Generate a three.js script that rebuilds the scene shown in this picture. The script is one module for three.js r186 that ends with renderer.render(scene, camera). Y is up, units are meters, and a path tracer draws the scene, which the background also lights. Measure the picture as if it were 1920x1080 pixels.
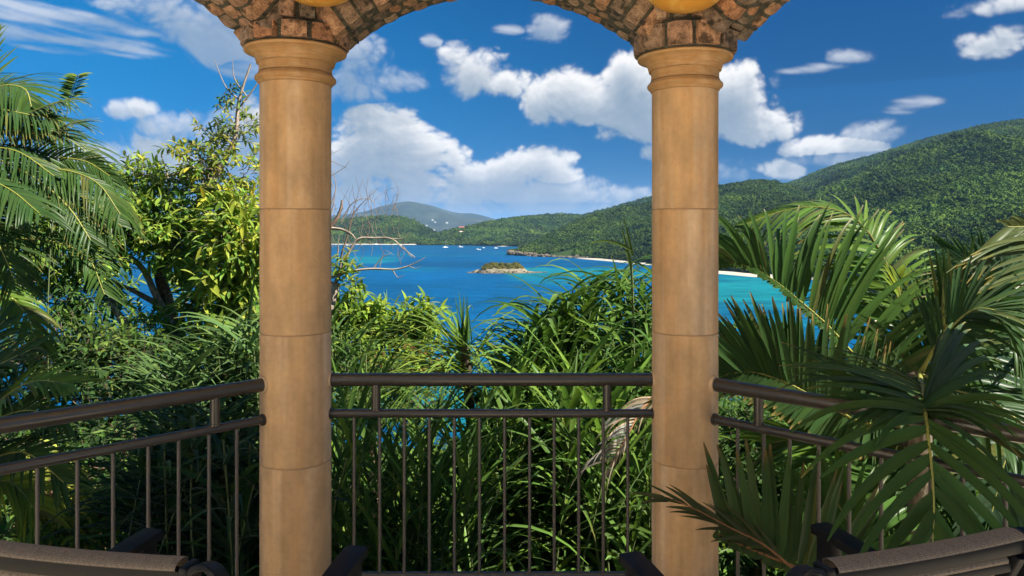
import * as THREE from 'three';
import { mergeGeometries, mergeVertices, toCreasedNormals } from 'three/addons/utils/BufferGeometryUtils.js';
import { RoundedBoxGeometry } from 'three/addons/geometries/RoundedBoxGeometry.js';

const V = (x, y, z) => new THREE.Vector3(x, y, z);
const scene = new THREE.Scene();

// ---------------------------------------------------------------- camera
const EYE = 1.75, SEA = EYE - 40, F = 1400, PX = 960, PY = 430;
const camera = new THREE.PerspectiveCamera(2 * Math.atan(540 / F) * 180 / Math.PI, 16 / 9, 0.05, 40000);
camera.position.set(0, EYE, 0);
camera.lookAt(0, EYE, -10);
camera.setViewOffset(1920, 1080, 0, 540 - PY, 1920, 1080);
camera.updateProjectionMatrix();
scene.add(camera);

// ---------------------------------------------------------------- exposure, sun
const EXPO = 3.0;
const renderer = new THREE.WebGLRenderer({ antialias: true });
renderer.setSize(1024, 576);
renderer.toneMapping = THREE.LinearToneMapping;
renderer.toneMappingExposure = EXPO;
renderer.shadowMap.enabled = true;

const SUN_AZ = 111 * Math.PI / 180, SUN_EL = 47 * Math.PI / 180;   // azimuth from straight ahead, clockwise
const SUN = V(Math.sin(SUN_AZ) * Math.cos(SUN_EL), Math.sin(SUN_EL), -Math.cos(SUN_AZ) * Math.cos(SUN_EL));
const sun = new THREE.DirectionalLight(new THREE.Color(1.0, 0.93, 0.82), 5);
sun.position.copy(SUN).multiplyScalar(60);
sun.castShadow = true;
Object.assign(sun.shadow.camera, { left: -30, right: 30, top: 30, bottom: -30, near: 1, far: 200 });
sun.shadow.mapSize.set(4096, 4096);
scene.add(sun);

// ---------------------------------------------------------------- random numbers and noise
function rng(seed) { let a = seed >>> 0; return () => { a = (a + 0x6D2B79F5) | 0; let t = Math.imul(a ^ (a >>> 15), 1 | a); t = (t + Math.imul(t ^ (t >>> 7), 61 | t)) ^ t; return ((t ^ (t >>> 14)) >>> 0) / 4294967296; }; }
const PERM = new Uint8Array(512); { const r = rng(7), p = [...Array(256).keys()]; for (let i = 255; i > 0; i--) { const j = Math.floor(r() * (i + 1)); [p[i], p[j]] = [p[j], p[i]]; } for (let i = 0; i < 512; i++) PERM[i] = p[i & 255]; }
function grad(h, x, y, z) { h &= 15; const u = h < 8 ? x : y, v = h < 4 ? y : h === 12 || h === 14 ? x : z; return ((h & 1) ? -u : u) + ((h & 2) ? -v : v); }
function noise(x, y, z) {
  const fx = Math.floor(x), fy = Math.floor(y), fz = Math.floor(z), X = fx & 255, Y = fy & 255, Z = fz & 255; x -= fx; y -= fy; z -= fz;
  const u = x * x * x * (x * (x * 6 - 15) + 10), v = y * y * y * (y * (y * 6 - 15) + 10), w = z * z * z * (z * (z * 6 - 15) + 10);
  const A = PERM[X] + Y, AA = PERM[A] + Z, AB = PERM[A + 1] + Z, B = PERM[X + 1] + Y, BA = PERM[B] + Z, BB = PERM[B + 1] + Z;
  const l = (a, b, t) => a + (b - a) * t;
  return l(l(l(grad(PERM[AA], x, y, z), grad(PERM[BA], x - 1, y, z), u), l(grad(PERM[AB], x, y - 1, z), grad(PERM[BB], x - 1, y - 1, z), u), v),
    l(l(grad(PERM[AA + 1], x, y, z - 1), grad(PERM[BA + 1], x - 1, y, z - 1), u), l(grad(PERM[AB + 1], x, y - 1, z - 1), grad(PERM[BB + 1], x - 1, y - 1, z - 1), u), v), w);
}
function fbm(x, y, z, oct) { let a = 0.5, s = 0; for (let i = 0; i < oct; i++) { s += a * noise(x, y, z); x = x * 2.03 + 11.3; y = y * 2.03 + 5.7; z = z * 2.03 + 3.1; a *= 0.5; } return s; }
const clamp = (x, a = 0, b = 1) => Math.max(a, Math.min(b, x)), mix = (a, b, t) => a + (b - a) * t;
const sstep = (a, b, x) => { const t = clamp((x - a) / (b - a)); return t * t * (3 - 2 * t); };

// ---------------------------------------------------------------- sky: computed air and clouds
{
  const W = 4096, H = 2048, data = new Float32Array(W * H * 4), D = 180 / Math.PI, r = rng(41);
  const clouds = [];   // az, el (degrees), half-widths, firmness 0..1, weight
  const put = (px, py, rx, ry, firm = 1, w = 1) => { const x = (px - PX) / F, y = (PY - py) / F; clouds.push({ az: Math.atan(x) * D, el: Math.atan(y / Math.hypot(1, x)) * D, ra: rx / F * D * 1.16, re: ry / F * D * 1.16, firm, w }); };
  // cumulus over the bay
  put(688, 238, 46, 40); put(742, 262, 70, 52); put(795, 298, 62, 44); put(672, 285, 50, 50); put(850, 300, 34, 26); put(730, 315, 110, 40, .9);
  put(1000, 312, 66, 32); put(1045, 332, 44, 22); put(950, 325, 60, 32, .8); put(880, 330, 60, 30, .8); put(660, 330, 70, 40, .7);
  put(690, 362, 160, 42, .68); put(860, 364, 200, 40, .68); put(1040, 366, 180, 32, .62); put(1180, 366, 90, 20, .5); put(760, 392, 250, 22, .45); put(1010, 392, 240, 18, .45); put(800, 340, 110, 30, .8); put(620, 330, 70, 50, .6);
  put(850, 108, 32, 26, .8); put(882, 140, 56, 42, .75); put(945, 158, 48, 30, .8); put(735, 150, 76, 26, .4); put(685, 112, 44, 36, .4); put(660, 165, 60, 36, .35); put(810, 80, 16, 14, .3); 
  put(1020, 190, 42, 40); put(1085, 200, 74, 46); put(1058, 170, 50, 34); put(1150, 215, 50, 34, .9); put(1172, 140, 34, 36); put(1205, 180, 56, 56); put(1275, 205, 90, 60); put(1340, 180, 50, 46); put(1390, 195, 56, 60); put(1425, 235, 60, 38); put(1250, 240, 110, 30, .9); put(1460, 245, 34, 24, .8);
  put(1540, 276, 60, 20); put(1500, 280, 34, 16, .8); put(1640, 252, 56, 24, .5); put(1610, 272, 50, 20); put(1462, 320, 40, 18, .9); put(1370, 320, 44, 26, .4); put(1580, 300, 90, 16, .4);
  put(1022, 55, 34, 26, .35); put(955, 56, 26, 12, .3); put(1598, 106, 34, 14, .35); put(1866, 82, 44, 24, .75); put(1862, 12, 70, 16, .6); put(1708, 198, 34, 14, .3); put(1452, 158, 14, 20, .35); put(1500, 132, 60, 8, .18); put(1225, 290, 30, 16, .7);
  put(390, 40, 110, 56, .42); put(430, 92, 62, 40, .42); put(310, 10, 90, 34, .4); put(455, 130, 40, 30, .3); put(90, 70, 150, 14, .3); put(150, 97, 70, 7, .3); put(60, 30, 170, 22, .28); put(30, 55, 90, 16, .28); put(250, 60, 60, 9, .15);
  put(225, 206, 20, 17, .5); put(264, 204, 26, 15, .6); put(345, 245, 58, 34, .5); put(415, 262, 60, 44, .5); put(290, 300, 46, 36, .75); put(330, 320, 60, 32, .7); put(470, 225, 44, 40, .8); put(455, 300, 60, 60, .5); put(200, 310, 80, 40, .5); put(90, 330, 90, 34, .5);
  const nIn = clouds.length;
  for (let k = 0; k < 170; k++) {   // the rest of the sky goes on the same way
    let az = 44 + r() * 272; const big = Math.pow(r(), 1.5), el = 3 + 42 * Math.pow(r(), 1.5), s = 1.5 + 3.5 * big; if (az > 180) az -= 360;
    for (let j = 0; j < 4; j++) clouds.push({ az: az + (r() - .5) * s * 3, el: Math.max(2, el + (r() - .3) * s * .7), ra: s * (.5 + r() * .6), re: s * (.3 + r() * .35), firm: .5 + .5 * r(), w: 1 });
  }
  for (let k = 0; k < 40; k++) clouds.push({ az: r() * 360 - 180, el: 32 + 40 * r(), ra: 3 + 5 * r(), re: 1 + 2 * r(), firm: .3 + .3 * r(), w: 1 });
  const bins = Array.from({ length: 360 }, () => []);
  for (const c of clouds) { const ce = Math.max(.25, Math.cos(c.el / D)), half = (c.ra * 1.6 + 1) / ce; for (let b = Math.floor(c.az - half); b <= c.az + half; b++) bins[((b + 180) % 360 + 360) % 360].push(c); }
  function field(bin, az, el, cosEl) {   // how deep inside a cloud: > 0 is inside; and how firm that cloud is
    let best = -9, firm = 1;
    for (const c of bin) { let da = az - c.az; if (da > 180) da -= 360; else if (da < -180) da += 360; const x = da * cosEl / c.ra; let y = (el - c.el) / c.re; if (y < 0) y *= 1.25; const q = 1 - x * x - y * y; if (q > best) { best = q; firm = c.firm; } }
    return [best, firm];
  }
  const nse = (dx, dy, dz, firm) => { const k = 17; const wx = noise(dx * 9, dy * 9, dz * 9) * .04, wy = noise(dx * 9 + 7, dy * 9 + 3, dz * 9) * .04; let x = (dx + wx) * k, y = (dy + wy) * k * 1.25, z = dz * k, a = .5, s = 0; for (let i = 0; i < 6; i++) { const n = noise(x, y, z); s += a * (i > 0 ? 1.5 * (Math.abs(n) - .22) : n); x = x * 2.13 + 1.7; y = y * 2.13 + 9.2; z = z * 2.13 + 5; a *= .62; } return s; };
  for (let j = 0; j < H; j++) {
    const el = ((j + .5) / H - .5) * Math.PI, cosEl = Math.cos(el), y = Math.sin(el), elD = el * D;
    for (let i = 0; i < W; i++) {
      const th = ((i + .5) / W - .5) * 2 * Math.PI, x = cosEl * Math.cos(th), z = cosEl * Math.sin(th), o = (j * W + i) * 4;
      const cg = x * .522 + y * .731 + z * .438, near = Math.pow(Math.max(0, cg), 6);
      // blue deepest a quarter turn from the sun, paler towards the horizon and the sun
      const t = clamp(cg * cg / .27), h = Math.exp(-Math.max(0, elD) / 9);
      let R = .05 * near, G = mix(.078, .26, t) + .10 * near, B = mix(.29, .70, t) + .16 * near;
      R = mix(R, .03, h * .5); G = mix(G, .26, h * .55); B = mix(B, .54, h * .5);
      const hz = Math.exp(-Math.max(0, elD) / 2.2); R = mix(R, .34, hz * .65); G = mix(G, .50, hz * .65); B = mix(B, .66, hz * .65);
      if (elD > -1 && elD < 78) {
        const az = Math.atan2(x, -z) * D, bin = bins[((Math.floor(az) + 180) % 360 + 360) % 360];
        if (bin.length) {
          const [q, firm] = field(bin, az, elD, cosEl);
          if (q > -1.1) {
            const n = firm < .32 ? 1.25 * fbm(x * 11, y * 95 + x * 14, z * 11, 5) : nse(x, y, z), d = q * .75 + n * mix(1.6, 1.3, firm) + mix(.05, .16, firm);
            if (d > 0) {
              const soft = mix(1.35, .55, firm), a = sstep(0, soft, d) * mix(.70, 1, sstep(.3, .75, firm));
              let occ = 0;
              for (const s of [.7, 1.5, 2.6]) { const e2 = elD + s * mix(.6, 1, firm), q2 = field(bin, az + s * .18, e2, cosEl)[0], er = e2 / D, y2 = Math.sin(er), k2 = Math.cos(er) / cosEl; occ += clamp(q2 * .75 + nse(x * k2, y2, z * k2) * 1.0 - .03, 0, 1); }
              const lit = Math.exp(-occ * .95), tex = .06 * n;
              const cr = mix(.22, .99, lit) + tex, cgn = mix(.33, .99, lit) + tex, cb = mix(.46, .99, lit) + tex;
              const k = mix(.62, 1, sstep(.25, .85, firm)), far = Math.exp(-Math.max(0, elD) / 3.0) * .5;
              const fr = mix(mix(.36, cr, k), .36, far), fg = mix(mix(.47, cgn, k), .47, far), fb = mix(mix(.64, cb, k), .62, far);
              R = mix(R, fr, a); G = mix(G, fg, a); B = mix(B, fb, a);
            }
          }
        }
      }
      if (elD < 0) { const k = sstep(0, -4, elD); R = mix(R, .02, k); G = mix(G, .09, k); B = mix(B, .17, k); }
      data[o] = R / EXPO; data[o + 1] = G / EXPO; data[o + 2] = B / EXPO; data[o + 3] = 1;
    }
  }
  const sky = new THREE.DataTexture(data, W, H, THREE.RGBAFormat, THREE.FloatType);
  sky.mapping = THREE.EquirectangularReflectionMapping; sky.magFilter = sky.minFilter = THREE.LinearFilter; sky.colorSpace = THREE.LinearSRGBColorSpace; sky.needsUpdate = true;
  scene.background = sky; scene.environment = sky;
}
scene.fog = new THREE.FogExp2(new THREE.Color(.34, .60, 1), 0.000042);

// ---------------------------------------------------------------- helpers
const P = (px, py, d) => V((px - PX) / F * d, EYE - (py - PY) / F * d, -d);   // a point d metres ahead
const used = {};
const numbered = n => { const k = used[n] = (used[n] ?? -1) + 1; return k ? `${n}_${String(k).padStart(3, '0')}` : n; };
function tag(o, label, category, group, kind) { o.userData.label = label; if (category) o.userData.category = category; if (group) o.userData.group = group; if (kind) o.userData.kind = kind; return o; }
function thing(name, label, category, pos, group) { const g = new THREE.Group(); g.name = numbered(name); g.position.copy(pos); scene.add(g); return tag(g, label, category, group); }
function shade(m) { m.castShadow = m.receiveShadow = true; return m; }
function part(name, geo, mat, parent, kind) { const m = shade(new THREE.Mesh(geo, mat)); m.name = name; parent.add(m); if (kind) m.userData.kind = kind; return m; }
function struct(name, geo, mat, label) { const m = shade(new THREE.Mesh(geo, mat)); m.name = numbered(name); m.userData.kind = 'structure'; if (label) m.userData.label = label; scene.add(m); return m; }
const rgb = (r, g, b) => new THREE.Color().setRGB(r, g, b);
function tex(w, h, fn, srgb = false, rep = [1, 1]) {   // fn(u, v) -> [r, g, b] in 0..1
  const d = new Uint8Array(w * h * 4);
  for (let j = 0; j < h; j++) for (let i = 0; i < w; i++) { const c = fn((i + .5) / w, (j + .5) / h, i, j), o = (j * w + i) * 4; for (let k = 0; k < 3; k++) d[o + k] = clamp(c[k]) * 255; d[o + 3] = 255; }
  const t = new THREE.DataTexture(d, w, h); t.wrapS = t.wrapT = THREE.RepeatWrapping; t.magFilter = THREE.LinearFilter; t.minFilter = THREE.LinearMipmapLinearFilter; t.generateMipmaps = true; t.repeat.set(...rep);
  if (srgb) t.colorSpace = THREE.SRGBColorSpace; t.needsUpdate = true; return t;
}
// tileable noise on the unit square
const tile = (u, v, f, oct, s = 0) => { const a = u * 2 * Math.PI, b = v * 2 * Math.PI, R = f / (2 * Math.PI); return fbm(Math.cos(a) * R + s, Math.sin(a) * R + Math.cos(b) * R * 1.3, Math.sin(b) * R * 1.3 + s * 2, oct); };

// ================================================================ sea
const shoreD = py => 40 * F / (py - PY);   // distance ahead of a point of the sea seen at that height in the photograph
{
  const X0 = -1500, X1 = 1500, Z0 = -2600, Z1 = -90, N = 1024;
  // seabed patches: [px, py, half-width px, half-height px, colour, strength]
  const sand = [.003, .118, .138], teal = [.0015, .090, .142], deep = [.0006, .038, .100], mid = [.0003, .052, .140];
  const patches = [[1410, 590, 220, 110, teal, .9], [1410, 548, 170, 46, sand, .9], [1000, 512, 70, 12, sand, 1], [1130, 512, 110, 14, sand, .9], [1060, 520, 130, 18, teal, .8], [690, 487, 80, 8, sand, .6], [800, 478, 120, 4, teal, .5], [940, 476, 60, 4, teal, .4], [860, 496, 150, 8, deep, .9], [1090, 495, 130, 6, deep, .6], [700, 466, 160, 4, deep, .5], [930, 468, 120, 3, deep, .4], [740, 505, 120, 5, teal, .4],
    [860, 745, 260, 60, sand, .75], [1050, 800, 300, 70, sand, .8], [700, 600, 120, 30, teal, .35], [700, 545, 130, 22, deep, .45], [880, 680, 200, 26, teal, .4], [1240, 520, 120, 16, teal, .8], [260, 520, 300, 60, deep, .3], [880, 550, 150, 20, mid, .6]];
  const t = tex(N, N, (u, v) => {
    const x = mix(X0, X1, u), z = mix(Z1, Z0, v), d = -z, px = PX + x / d * F, py = PY + 40 * F / d;
    const w1 = fbm(x / 160, z / 160, 1, 4), w2 = fbm(x / 45 + 9, z / 22, 4, 4), w3 = fbm(x / 14, z / 5, 8, 3);
    let c = mid.slice();
    const far = sstep(900, 2000, d); for (let k = 0; k < 3; k++) c[k] = mix(c[k], [.0012, .050, .115][k], far);
    for (const [cx, cy, rx, ry, col, s] of patches) { const q = 1 - ((px - cx) / rx) ** 2 - ((py - cy) / ry) ** 2 + w1 * 1.6 + w2 * .7, a = sstep(0, .9, q) * s; for (let k = 0; k < 3; k++) c[k] = mix(c[k], col[k], a); }
    const w4 = fbm(x / 5 + z / 90, z / 1.6, 2, 3), g = 1 + w1 * .45 + w2 * .4 + w3 * .55 + w4 * .5 * sstep(900, 200, d); return c.map(q => Math.pow(clamp(q * g), 1 / 2.2));
  });
  t.colorSpace = THREE.SRGBColorSpace; t.wrapS = t.wrapT = THREE.ClampToEdgeWrapping;
  const waves = tex(512, 512, (u, v) => { const n = .5 + .5 * tile(u, v, 13, 5, 2) + .35 * tile(u, v, 5, 3, 5); return [n, n, n]; });
  const g = new THREE.PlaneGeometry(X1 - X0, Z1 - Z0, 1, 1).toNonIndexed(); g.rotateX(-Math.PI / 2); g.translate((X0 + X1) / 2, SEA, (Z0 + Z1) / 2);
  // the patch in the bay and the open sea round it are one sheet
  const ring = [], uv = [], quad = (a, b, c, d) => { const p = [[a, b], [c, b], [c, d], [a, b], [c, d], [a, d]]; for (const [x, z] of p) { ring.push(x, SEA, z); uv.push((x - X0) / (X1 - X0), 1 - (z - Z0) / (Z1 - Z0)); } };
  const L = 16000; quad(-L, Z1, L, Z1 + 200); quad(-L, Z0, X0, Z1); quad(X1, Z0, L, Z1); quad(-L, -22000, L, Z0);
  const rg = new THREE.BufferGeometry(); rg.setAttribute('position', new THREE.Float32BufferAttribute(ring, 3)); rg.setAttribute('uv', new THREE.Float32BufferAttribute(uv, 2)); rg.computeVertexNormals();
  const nn = rg.attributes.normal; for (let k = 0; k < nn.count; k++) nn.setXYZ(k, 0, 1, 0);
  const all = mergeGeometries([g, rg]);
  waves.repeat.set((X1 - X0) / 60, (Z1 - Z0) / 60);
  const m = new THREE.MeshPhysicalMaterial({ map: t, roughness: .5, metalness: 0, specularIntensity: .02, ior: 1.33, bumpMap: waves, bumpScale: 1.1 });
  struct('sea', all, m, 'clear turquoise and deep blue water of the bay');
}

// ================================================================ hills
const terrainMat = new THREE.MeshPhysicalMaterial({ vertexColors: true, roughness: 1, specularIntensity: .15 });
const lerpTable = (tab, x) => { if (x <= tab[0][0]) return tab[0][1]; for (let k = 1; k < tab.length; k++) if (x <= tab[k][0]) { const [a, b] = [tab[k - 1], tab[k]]; return mix(a[1], b[1], (x - a[0]) / (b[0] - a[0])); } return tab[tab.length - 1][1]; };
// a hill between its shore line (distance by direction) and its ridge (height and distance by direction), falling away behind
function makeHill(name, label, { ridge, ridgeD, base, x0, x1, rough = 12, ground = [.03, .055, .012], power = .85, canopy = 0, rows = 46, cols = 150, col2 }) {
  const smooth = px => { let s = 0; for (let k = -2; k <= 2; k++) s += lerpTable(ridge, px + k * 6); return s / 5; };
  const at = (px, t) => {
    const db = lerpTable(base, px), dr = Math.max(db + 20, lerpTable(ridgeD, px)), d = mix(db, dr, t), H = Math.max(3, (PY - smooth(px)) / F * dr + 40 - canopy);
    let h = t <= 1 ? H * Math.pow(t, power) : H * (1 - (t - 1) * (t - 1) * 1.2 - .15 * (t - 1));
    const x = (px - PX) / F * d, z = -d, env = Math.sin(Math.PI * clamp(t, 0, 1)) ** .7;
    h += env * rough * (1.6 * fbm(x / (rough * 9), z / (rough * 9), 3, 4) - Math.abs(noise(x / (rough * 7) + 3, z / (rough * 16), 7)) * 1.3);
    return V(x, SEA - .6 + h, z);
  };
  const pos = [], col = [], idx = [];
  for (let i = 0; i <= cols; i++) for (let j = 0; j <= rows; j++) {
    const p = at(mix(x0, x1, i / cols), j / rows * 1.6), n = 1 + fbm(p.x / 60, p.y / 60, p.z / 60, 4) * .9, q = clamp(.5 + fbm(p.x / 300, p.y / 200, p.z / 300, 3) * 2);
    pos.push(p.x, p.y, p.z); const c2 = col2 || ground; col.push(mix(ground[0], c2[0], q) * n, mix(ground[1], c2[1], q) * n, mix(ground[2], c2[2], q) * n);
  }
  for (let i = 0; i < cols; i++) for (let j = 0; j < rows; j++) { const a = i * (rows + 1) + j, b = a + rows + 1; idx.push(a, b, b + 1, a, b + 1, a + 1); }
  const g = new THREE.BufferGeometry(); g.setAttribute('position', new THREE.Float32BufferAttribute(pos, 3)); g.setAttribute('color', new THREE.Float32BufferAttribute(col, 3)); g.setIndex(idx); g.computeVertexNormals();
  const m = struct(name, g, terrainMat, label); m.userData.at = undefined; delete m.userData.at;
  return { at, base, ridgeD };
}
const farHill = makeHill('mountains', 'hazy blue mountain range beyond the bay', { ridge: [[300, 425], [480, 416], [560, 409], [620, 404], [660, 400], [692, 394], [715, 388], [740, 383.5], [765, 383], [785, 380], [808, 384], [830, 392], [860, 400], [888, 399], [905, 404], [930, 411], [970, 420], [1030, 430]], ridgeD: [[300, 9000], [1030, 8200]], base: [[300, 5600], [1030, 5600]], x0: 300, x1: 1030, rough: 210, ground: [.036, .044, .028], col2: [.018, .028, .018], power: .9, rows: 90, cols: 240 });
const leftHill = makeHill('hills', 'green wooded hills on the far side of the bay', { ridge: [[-500, 430], [0, 424], [200, 418], [400, 415], [560, 416], [640, 412], [680, 408], [712, 405], [745, 405], [770, 411], [795, 424], [815, 436], [840, 446], [865, 456], [880, 458]], ridgeD: [[-500, 2500], [600, 2450], [880, 2150]], base: [[-500, 2000], [640, 1985], [880, 1960]], x0: -500, x1: 878, canopy: 4, rough: 16 });
const middleHill = makeHill('hills', 'long green wooded ridge in the middle of the bay', { ridge: [[780, 457], [800, 447], [817, 439], [850, 430], [880, 424], [905, 418], [940, 411], [967, 407], [1000, 404], [1040, 401.5], [1067, 400.5], [1090, 404], [1125, 394], [1173, 382], [1223, 367], [1290, 352], [1345, 360], [1420, 380]], ridgeD: [[780, 2000], [1060, 2500], [1420, 2700]], base: [[780, 1905], [870, 1850], [960, 1720], [1420, 1500]], x0: 782, x1: 1420, canopy: 4, rough: 18 });
const pointHill = makeHill('hills', 'dark green wooded headland with a rocky point', { ridge: [[950, 479], [965, 471], [990, 459], [1033, 438], [1060, 424], [1093, 408], [1130, 398], [1167, 388], [1223, 378], [1290, 360], [1345, 348], [1400, 339], [1430, 336], [1470, 342], [1513, 363], [1560, 385], [1700, 430]], ridgeD: [[950, 1185], [1000, 1230], [1093, 1420], [1223, 1500], [1420, 1450], [1700, 1300]], base: [[950, 1166], [1000, 1100], [1090, 1040], [1160, 930], [1222, 846], [1345, 690], [1470, 618], [1560, 640], [1700, 700]], x0: 951, x1: 1690, canopy: 4, rough: 14 });
const bigHill = makeHill('hills', 'high green wooded mountain on the far right', { ridge: [[1330, 400], [1420, 365], [1478, 342], [1500, 335], [1530, 322], [1562, 309], [1600, 299], [1640, 289], [1690, 273], [1726, 262], [1760, 253], [1800, 244], [1850, 233], [1920, 225], [2060, 212], [2300, 240], [2700, 330]], ridgeD: [[1330, 2300], [1500, 2250], [1700, 1950], [1920, 1750], [2700, 1300]], base: [[1330, 900], [1470, 640], [1560, 560], [1650, 470], [1920, 420], [2700, 330]], x0: 1335, x1: 2700, canopy: 4, rough: 50, cols: 240, rows: 90, power: .8 });
const spurHill = makeHill('hills', 'near wooded spur running down behind the right palms', { ridge: [[1545, 585], [1590, 560], [1640, 525], [1690, 490], [1740, 465], [1800, 440], [1860, 421], [1920, 405], [2100, 370], [2600, 300]], ridgeD: [[1545, 480], [1700, 520], [1920, 560], [2600, 500]], base: [[1545, 430], [1640, 330], [1800, 260], [1920, 220], [2600, 120]], x0: 1546, x1: 2600, canopy: 3, rough: 7, rows: 40, cols: 110 });

// ---------------------------------------------------------------- forest: crowns made of leaf clumps, too many to count
const clumpMat = new THREE.MeshPhysicalMaterial({ roughness: .95, specularIntensity: .15, side: THREE.DoubleSide });
function crownGeo(seed, n, squash) {
  const r = rng(seed), g0 = new THREE.IcosahedronGeometry(.74, 1), pos = [], nor = [];
  const lobes = Array.from({ length: 5 }, () => V(r() * 1.2 - .6, r() * .5, r() * 1.2 - .6));
  const core = g0, cp = core.attributes.position; for (let k = 0; k < cp.count; k++) { const v = V().fromBufferAttribute(cp, k); v.multiplyScalar(.88 + .3 * noise(v.x * 3 + seed, v.y * 3, v.z * 3)); v.y = v.y * squash + .25; pos.push(v.x, v.y, v.z); const m = v.clone().sub(V(0, .2, 0)).normalize(); nor.push(m.x, m.y, m.z); }
  for (let k = 0; k < n; k++) {
    const l = lobes[Math.floor(r() * 5)], d = V(r() * 2 - 1, r() * 1.5 - .5, r() * 2 - 1).normalize(), c = l.clone().addScaledVector(d, .42 + .2 * r()); c.y = c.y * squash + .3;
    const a = V(r() - .5, r() - .5, r() - .5).normalize(), nn = d.clone().addScaledVector(a, .6).normalize(), u = V().crossVectors(nn, a).normalize(), w = V().crossVectors(nn, u), s = .10 + .13 * r();
    const q = [c.clone().addScaledVector(u, s), c.clone().addScaledVector(w, s * .8), c.clone().addScaledVector(u, -s), c.clone().addScaledVector(w, -s * .8)];
    for (const i of [0, 1, 2, 0, 2, 3]) { pos.push(q[i].x, q[i].y, q[i].z); nor.push(nn.x, nn.y, nn.z); }
  }
  const g = new THREE.BufferGeometry(); g.setAttribute('position', new THREE.Float32BufferAttribute(pos, 3)); g.setAttribute('normal', new THREE.Float32BufferAttribute(nor, 3)); return g;
}
const crowns = [crownGeo(1, 110, .8), crownGeo(2, 110, .65), crownGeo(3, 110, .95)];
const crownsNear = [crownGeo(11, 420, .8), crownGeo(12, 420, .65), crownGeo(13, 420, .95)];
function forest(hill, label, { x0, x1, n, size, seed, tone = 1, t1 = 1.12, shapes = crowns, cut }) {
  const r = rng(seed), spots = shapes.map(() => []); let dmax = 0; for (let px = x0; px <= x1; px += 20) dmax = Math.max(dmax, lerpTable(hill.ridgeD, px) * 1.15);
  for (let k = 0; k < n; k++) {
    const px = mix(x0, x1, r()), t = .012 + r() * t1, p = hill.at(px, t), d = -p.z; if (r() > d / dmax || (cut && cut(px, t, p, r))) continue;
    const big = fbm(p.x / 90, p.z / 90, seed, 3), s = size * (.5 + .95 * r() * r() + .3 * big);
    const q = clamp(.5 + fbm(p.x / 55, p.y / 30, p.z / 55 + seed, 4) * 1.5 + (r() - .5) * .35);
    const b = tone * (.78 + .32 * r()) * (1 + 1.1 * fbm(p.x / 170 + seed, p.y / 120, p.z / 170, 3)) * (1 - .38 * sstep(.16, .0, Math.abs(noise(p.x / 130 + 2, seed, p.z / 210)))) * (r() < .03 ? 1.5 : 1);
    spots[Math.floor(r() * shapes.length)].push([p, s, r() * 6.28, [mix(.026, .070, q) * b, mix(.060, .112, q) * b, mix(.012, .014, q) * b], .8 + .5 * r()]);
  }
  spots.forEach((list, v) => {
    const im = new THREE.InstancedMesh(shapes[v], clumpMat, list.length), m = new THREE.Matrix4(), qn = new THREE.Quaternion();
    list.forEach(([p, s, a, c, hgt], i) => { m.compose(V(p.x, p.y - s * .15, p.z), qn.setFromAxisAngle(V(0, 1, 0), a), V(s, s * hgt, s)); im.setMatrixAt(i, m); im.setColorAt(i, rgb(...c)); });
    im.name = numbered('forest'); shade(im); tag(im, label, null, null, 'stuff'); scene.add(im);
  });
}
forest(leftHill, 'dense green forest on the far left hills', { x0: 100, x1: 876, n: 36000, size: 7.5, seed: 5, tone: .95 });
forest(middleHill, 'dense green forest on the middle ridge', { x0: 786, x1: 1330, n: 34000, size: 7, seed: 6 });
forest(pointHill, 'dense dark green forest on the headland', { x0: 958, x1: 1640, n: 66000, size: 5, seed: 8, tone: .80, cut: (px, t) => px < 1080 && t < .22 });
forest(bigHill, 'dense green forest on the high mountain', { x0: 1340, x1: 2150, n: 215000, size: 5, seed: 9, tone: 1.2 });
forest(spurHill, 'bushy green trees on the near spur', { x0: 1552, x1: 2250, n: 9000, size: 4.2, seed: 10, shapes: crownsNear, tone: .95 });

// ---------------------------------------------------------------- beaches, rocks and the islet
const sandTex = tex(128, 128, (u, v) => { const n = .82 + .22 * tile(u, v, 12, 4, 3); return [n, n * .99, n * .97]; }, true, [6, 1]);
const sandMat = new THREE.MeshStandardMaterial({ color: rgb(.58, .52, .42), map: sandTex, roughness: 1 });
function beach(pts, w, label) {   // pts: [px, distance], a strip that rises a little away from the water
  const pos = [], uv = [], idx = [], n = 40;
  for (let k = 0; k <= n; k++) { const px = mix(pts[0][0], pts[pts.length - 1][0], k / n), d = lerpTable(pts, px), e = Math.min(1, Math.min(k, n - k) / 5) * w * (.8 + .4 * noise(k * .7, 3, w)); for (let j = 0; j < 4; j++) { const dd = d - w * .4 + j / 3 * e * 1.6; pos.push((px - PX) / F * dd, SEA - .05 + j * .55 + .03, -dd); uv.push(k, j / 3); } }
  for (let k = 0; k < n; k++) for (let j = 0; j < 3; j++) { const a = k * 4 + j, b = a + 4; idx.push(a, b, b + 1, a, b + 1, a + 1); }
  const g = new THREE.BufferGeometry(); g.setAttribute('position', new THREE.Float32BufferAttribute(pos, 3)); g.setAttribute('uv', new THREE.Float32BufferAttribute(uv, 2)); g.setIndex(idx); g.computeVertexNormals(); struct('beach', g, sandMat, label);
}
beach([[600, 1975], [700, 1960], [830, 1930], [885, 1855], [955, 1725]], 26, 'thin strip of pale sand on the far shore');
beach([[1075, 1035], [1130, 960], [1180, 885], [1222, 838], [1290, 745], [1345, 680], [1400, 640], [1475, 606], [1530, 600]], 17, 'white sand beach below the headland');
beach([[1640, 318], [1680, 312], [1760, 300], [1850, 280]], 9, 'patch of pale sand seen between the right palms');
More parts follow.
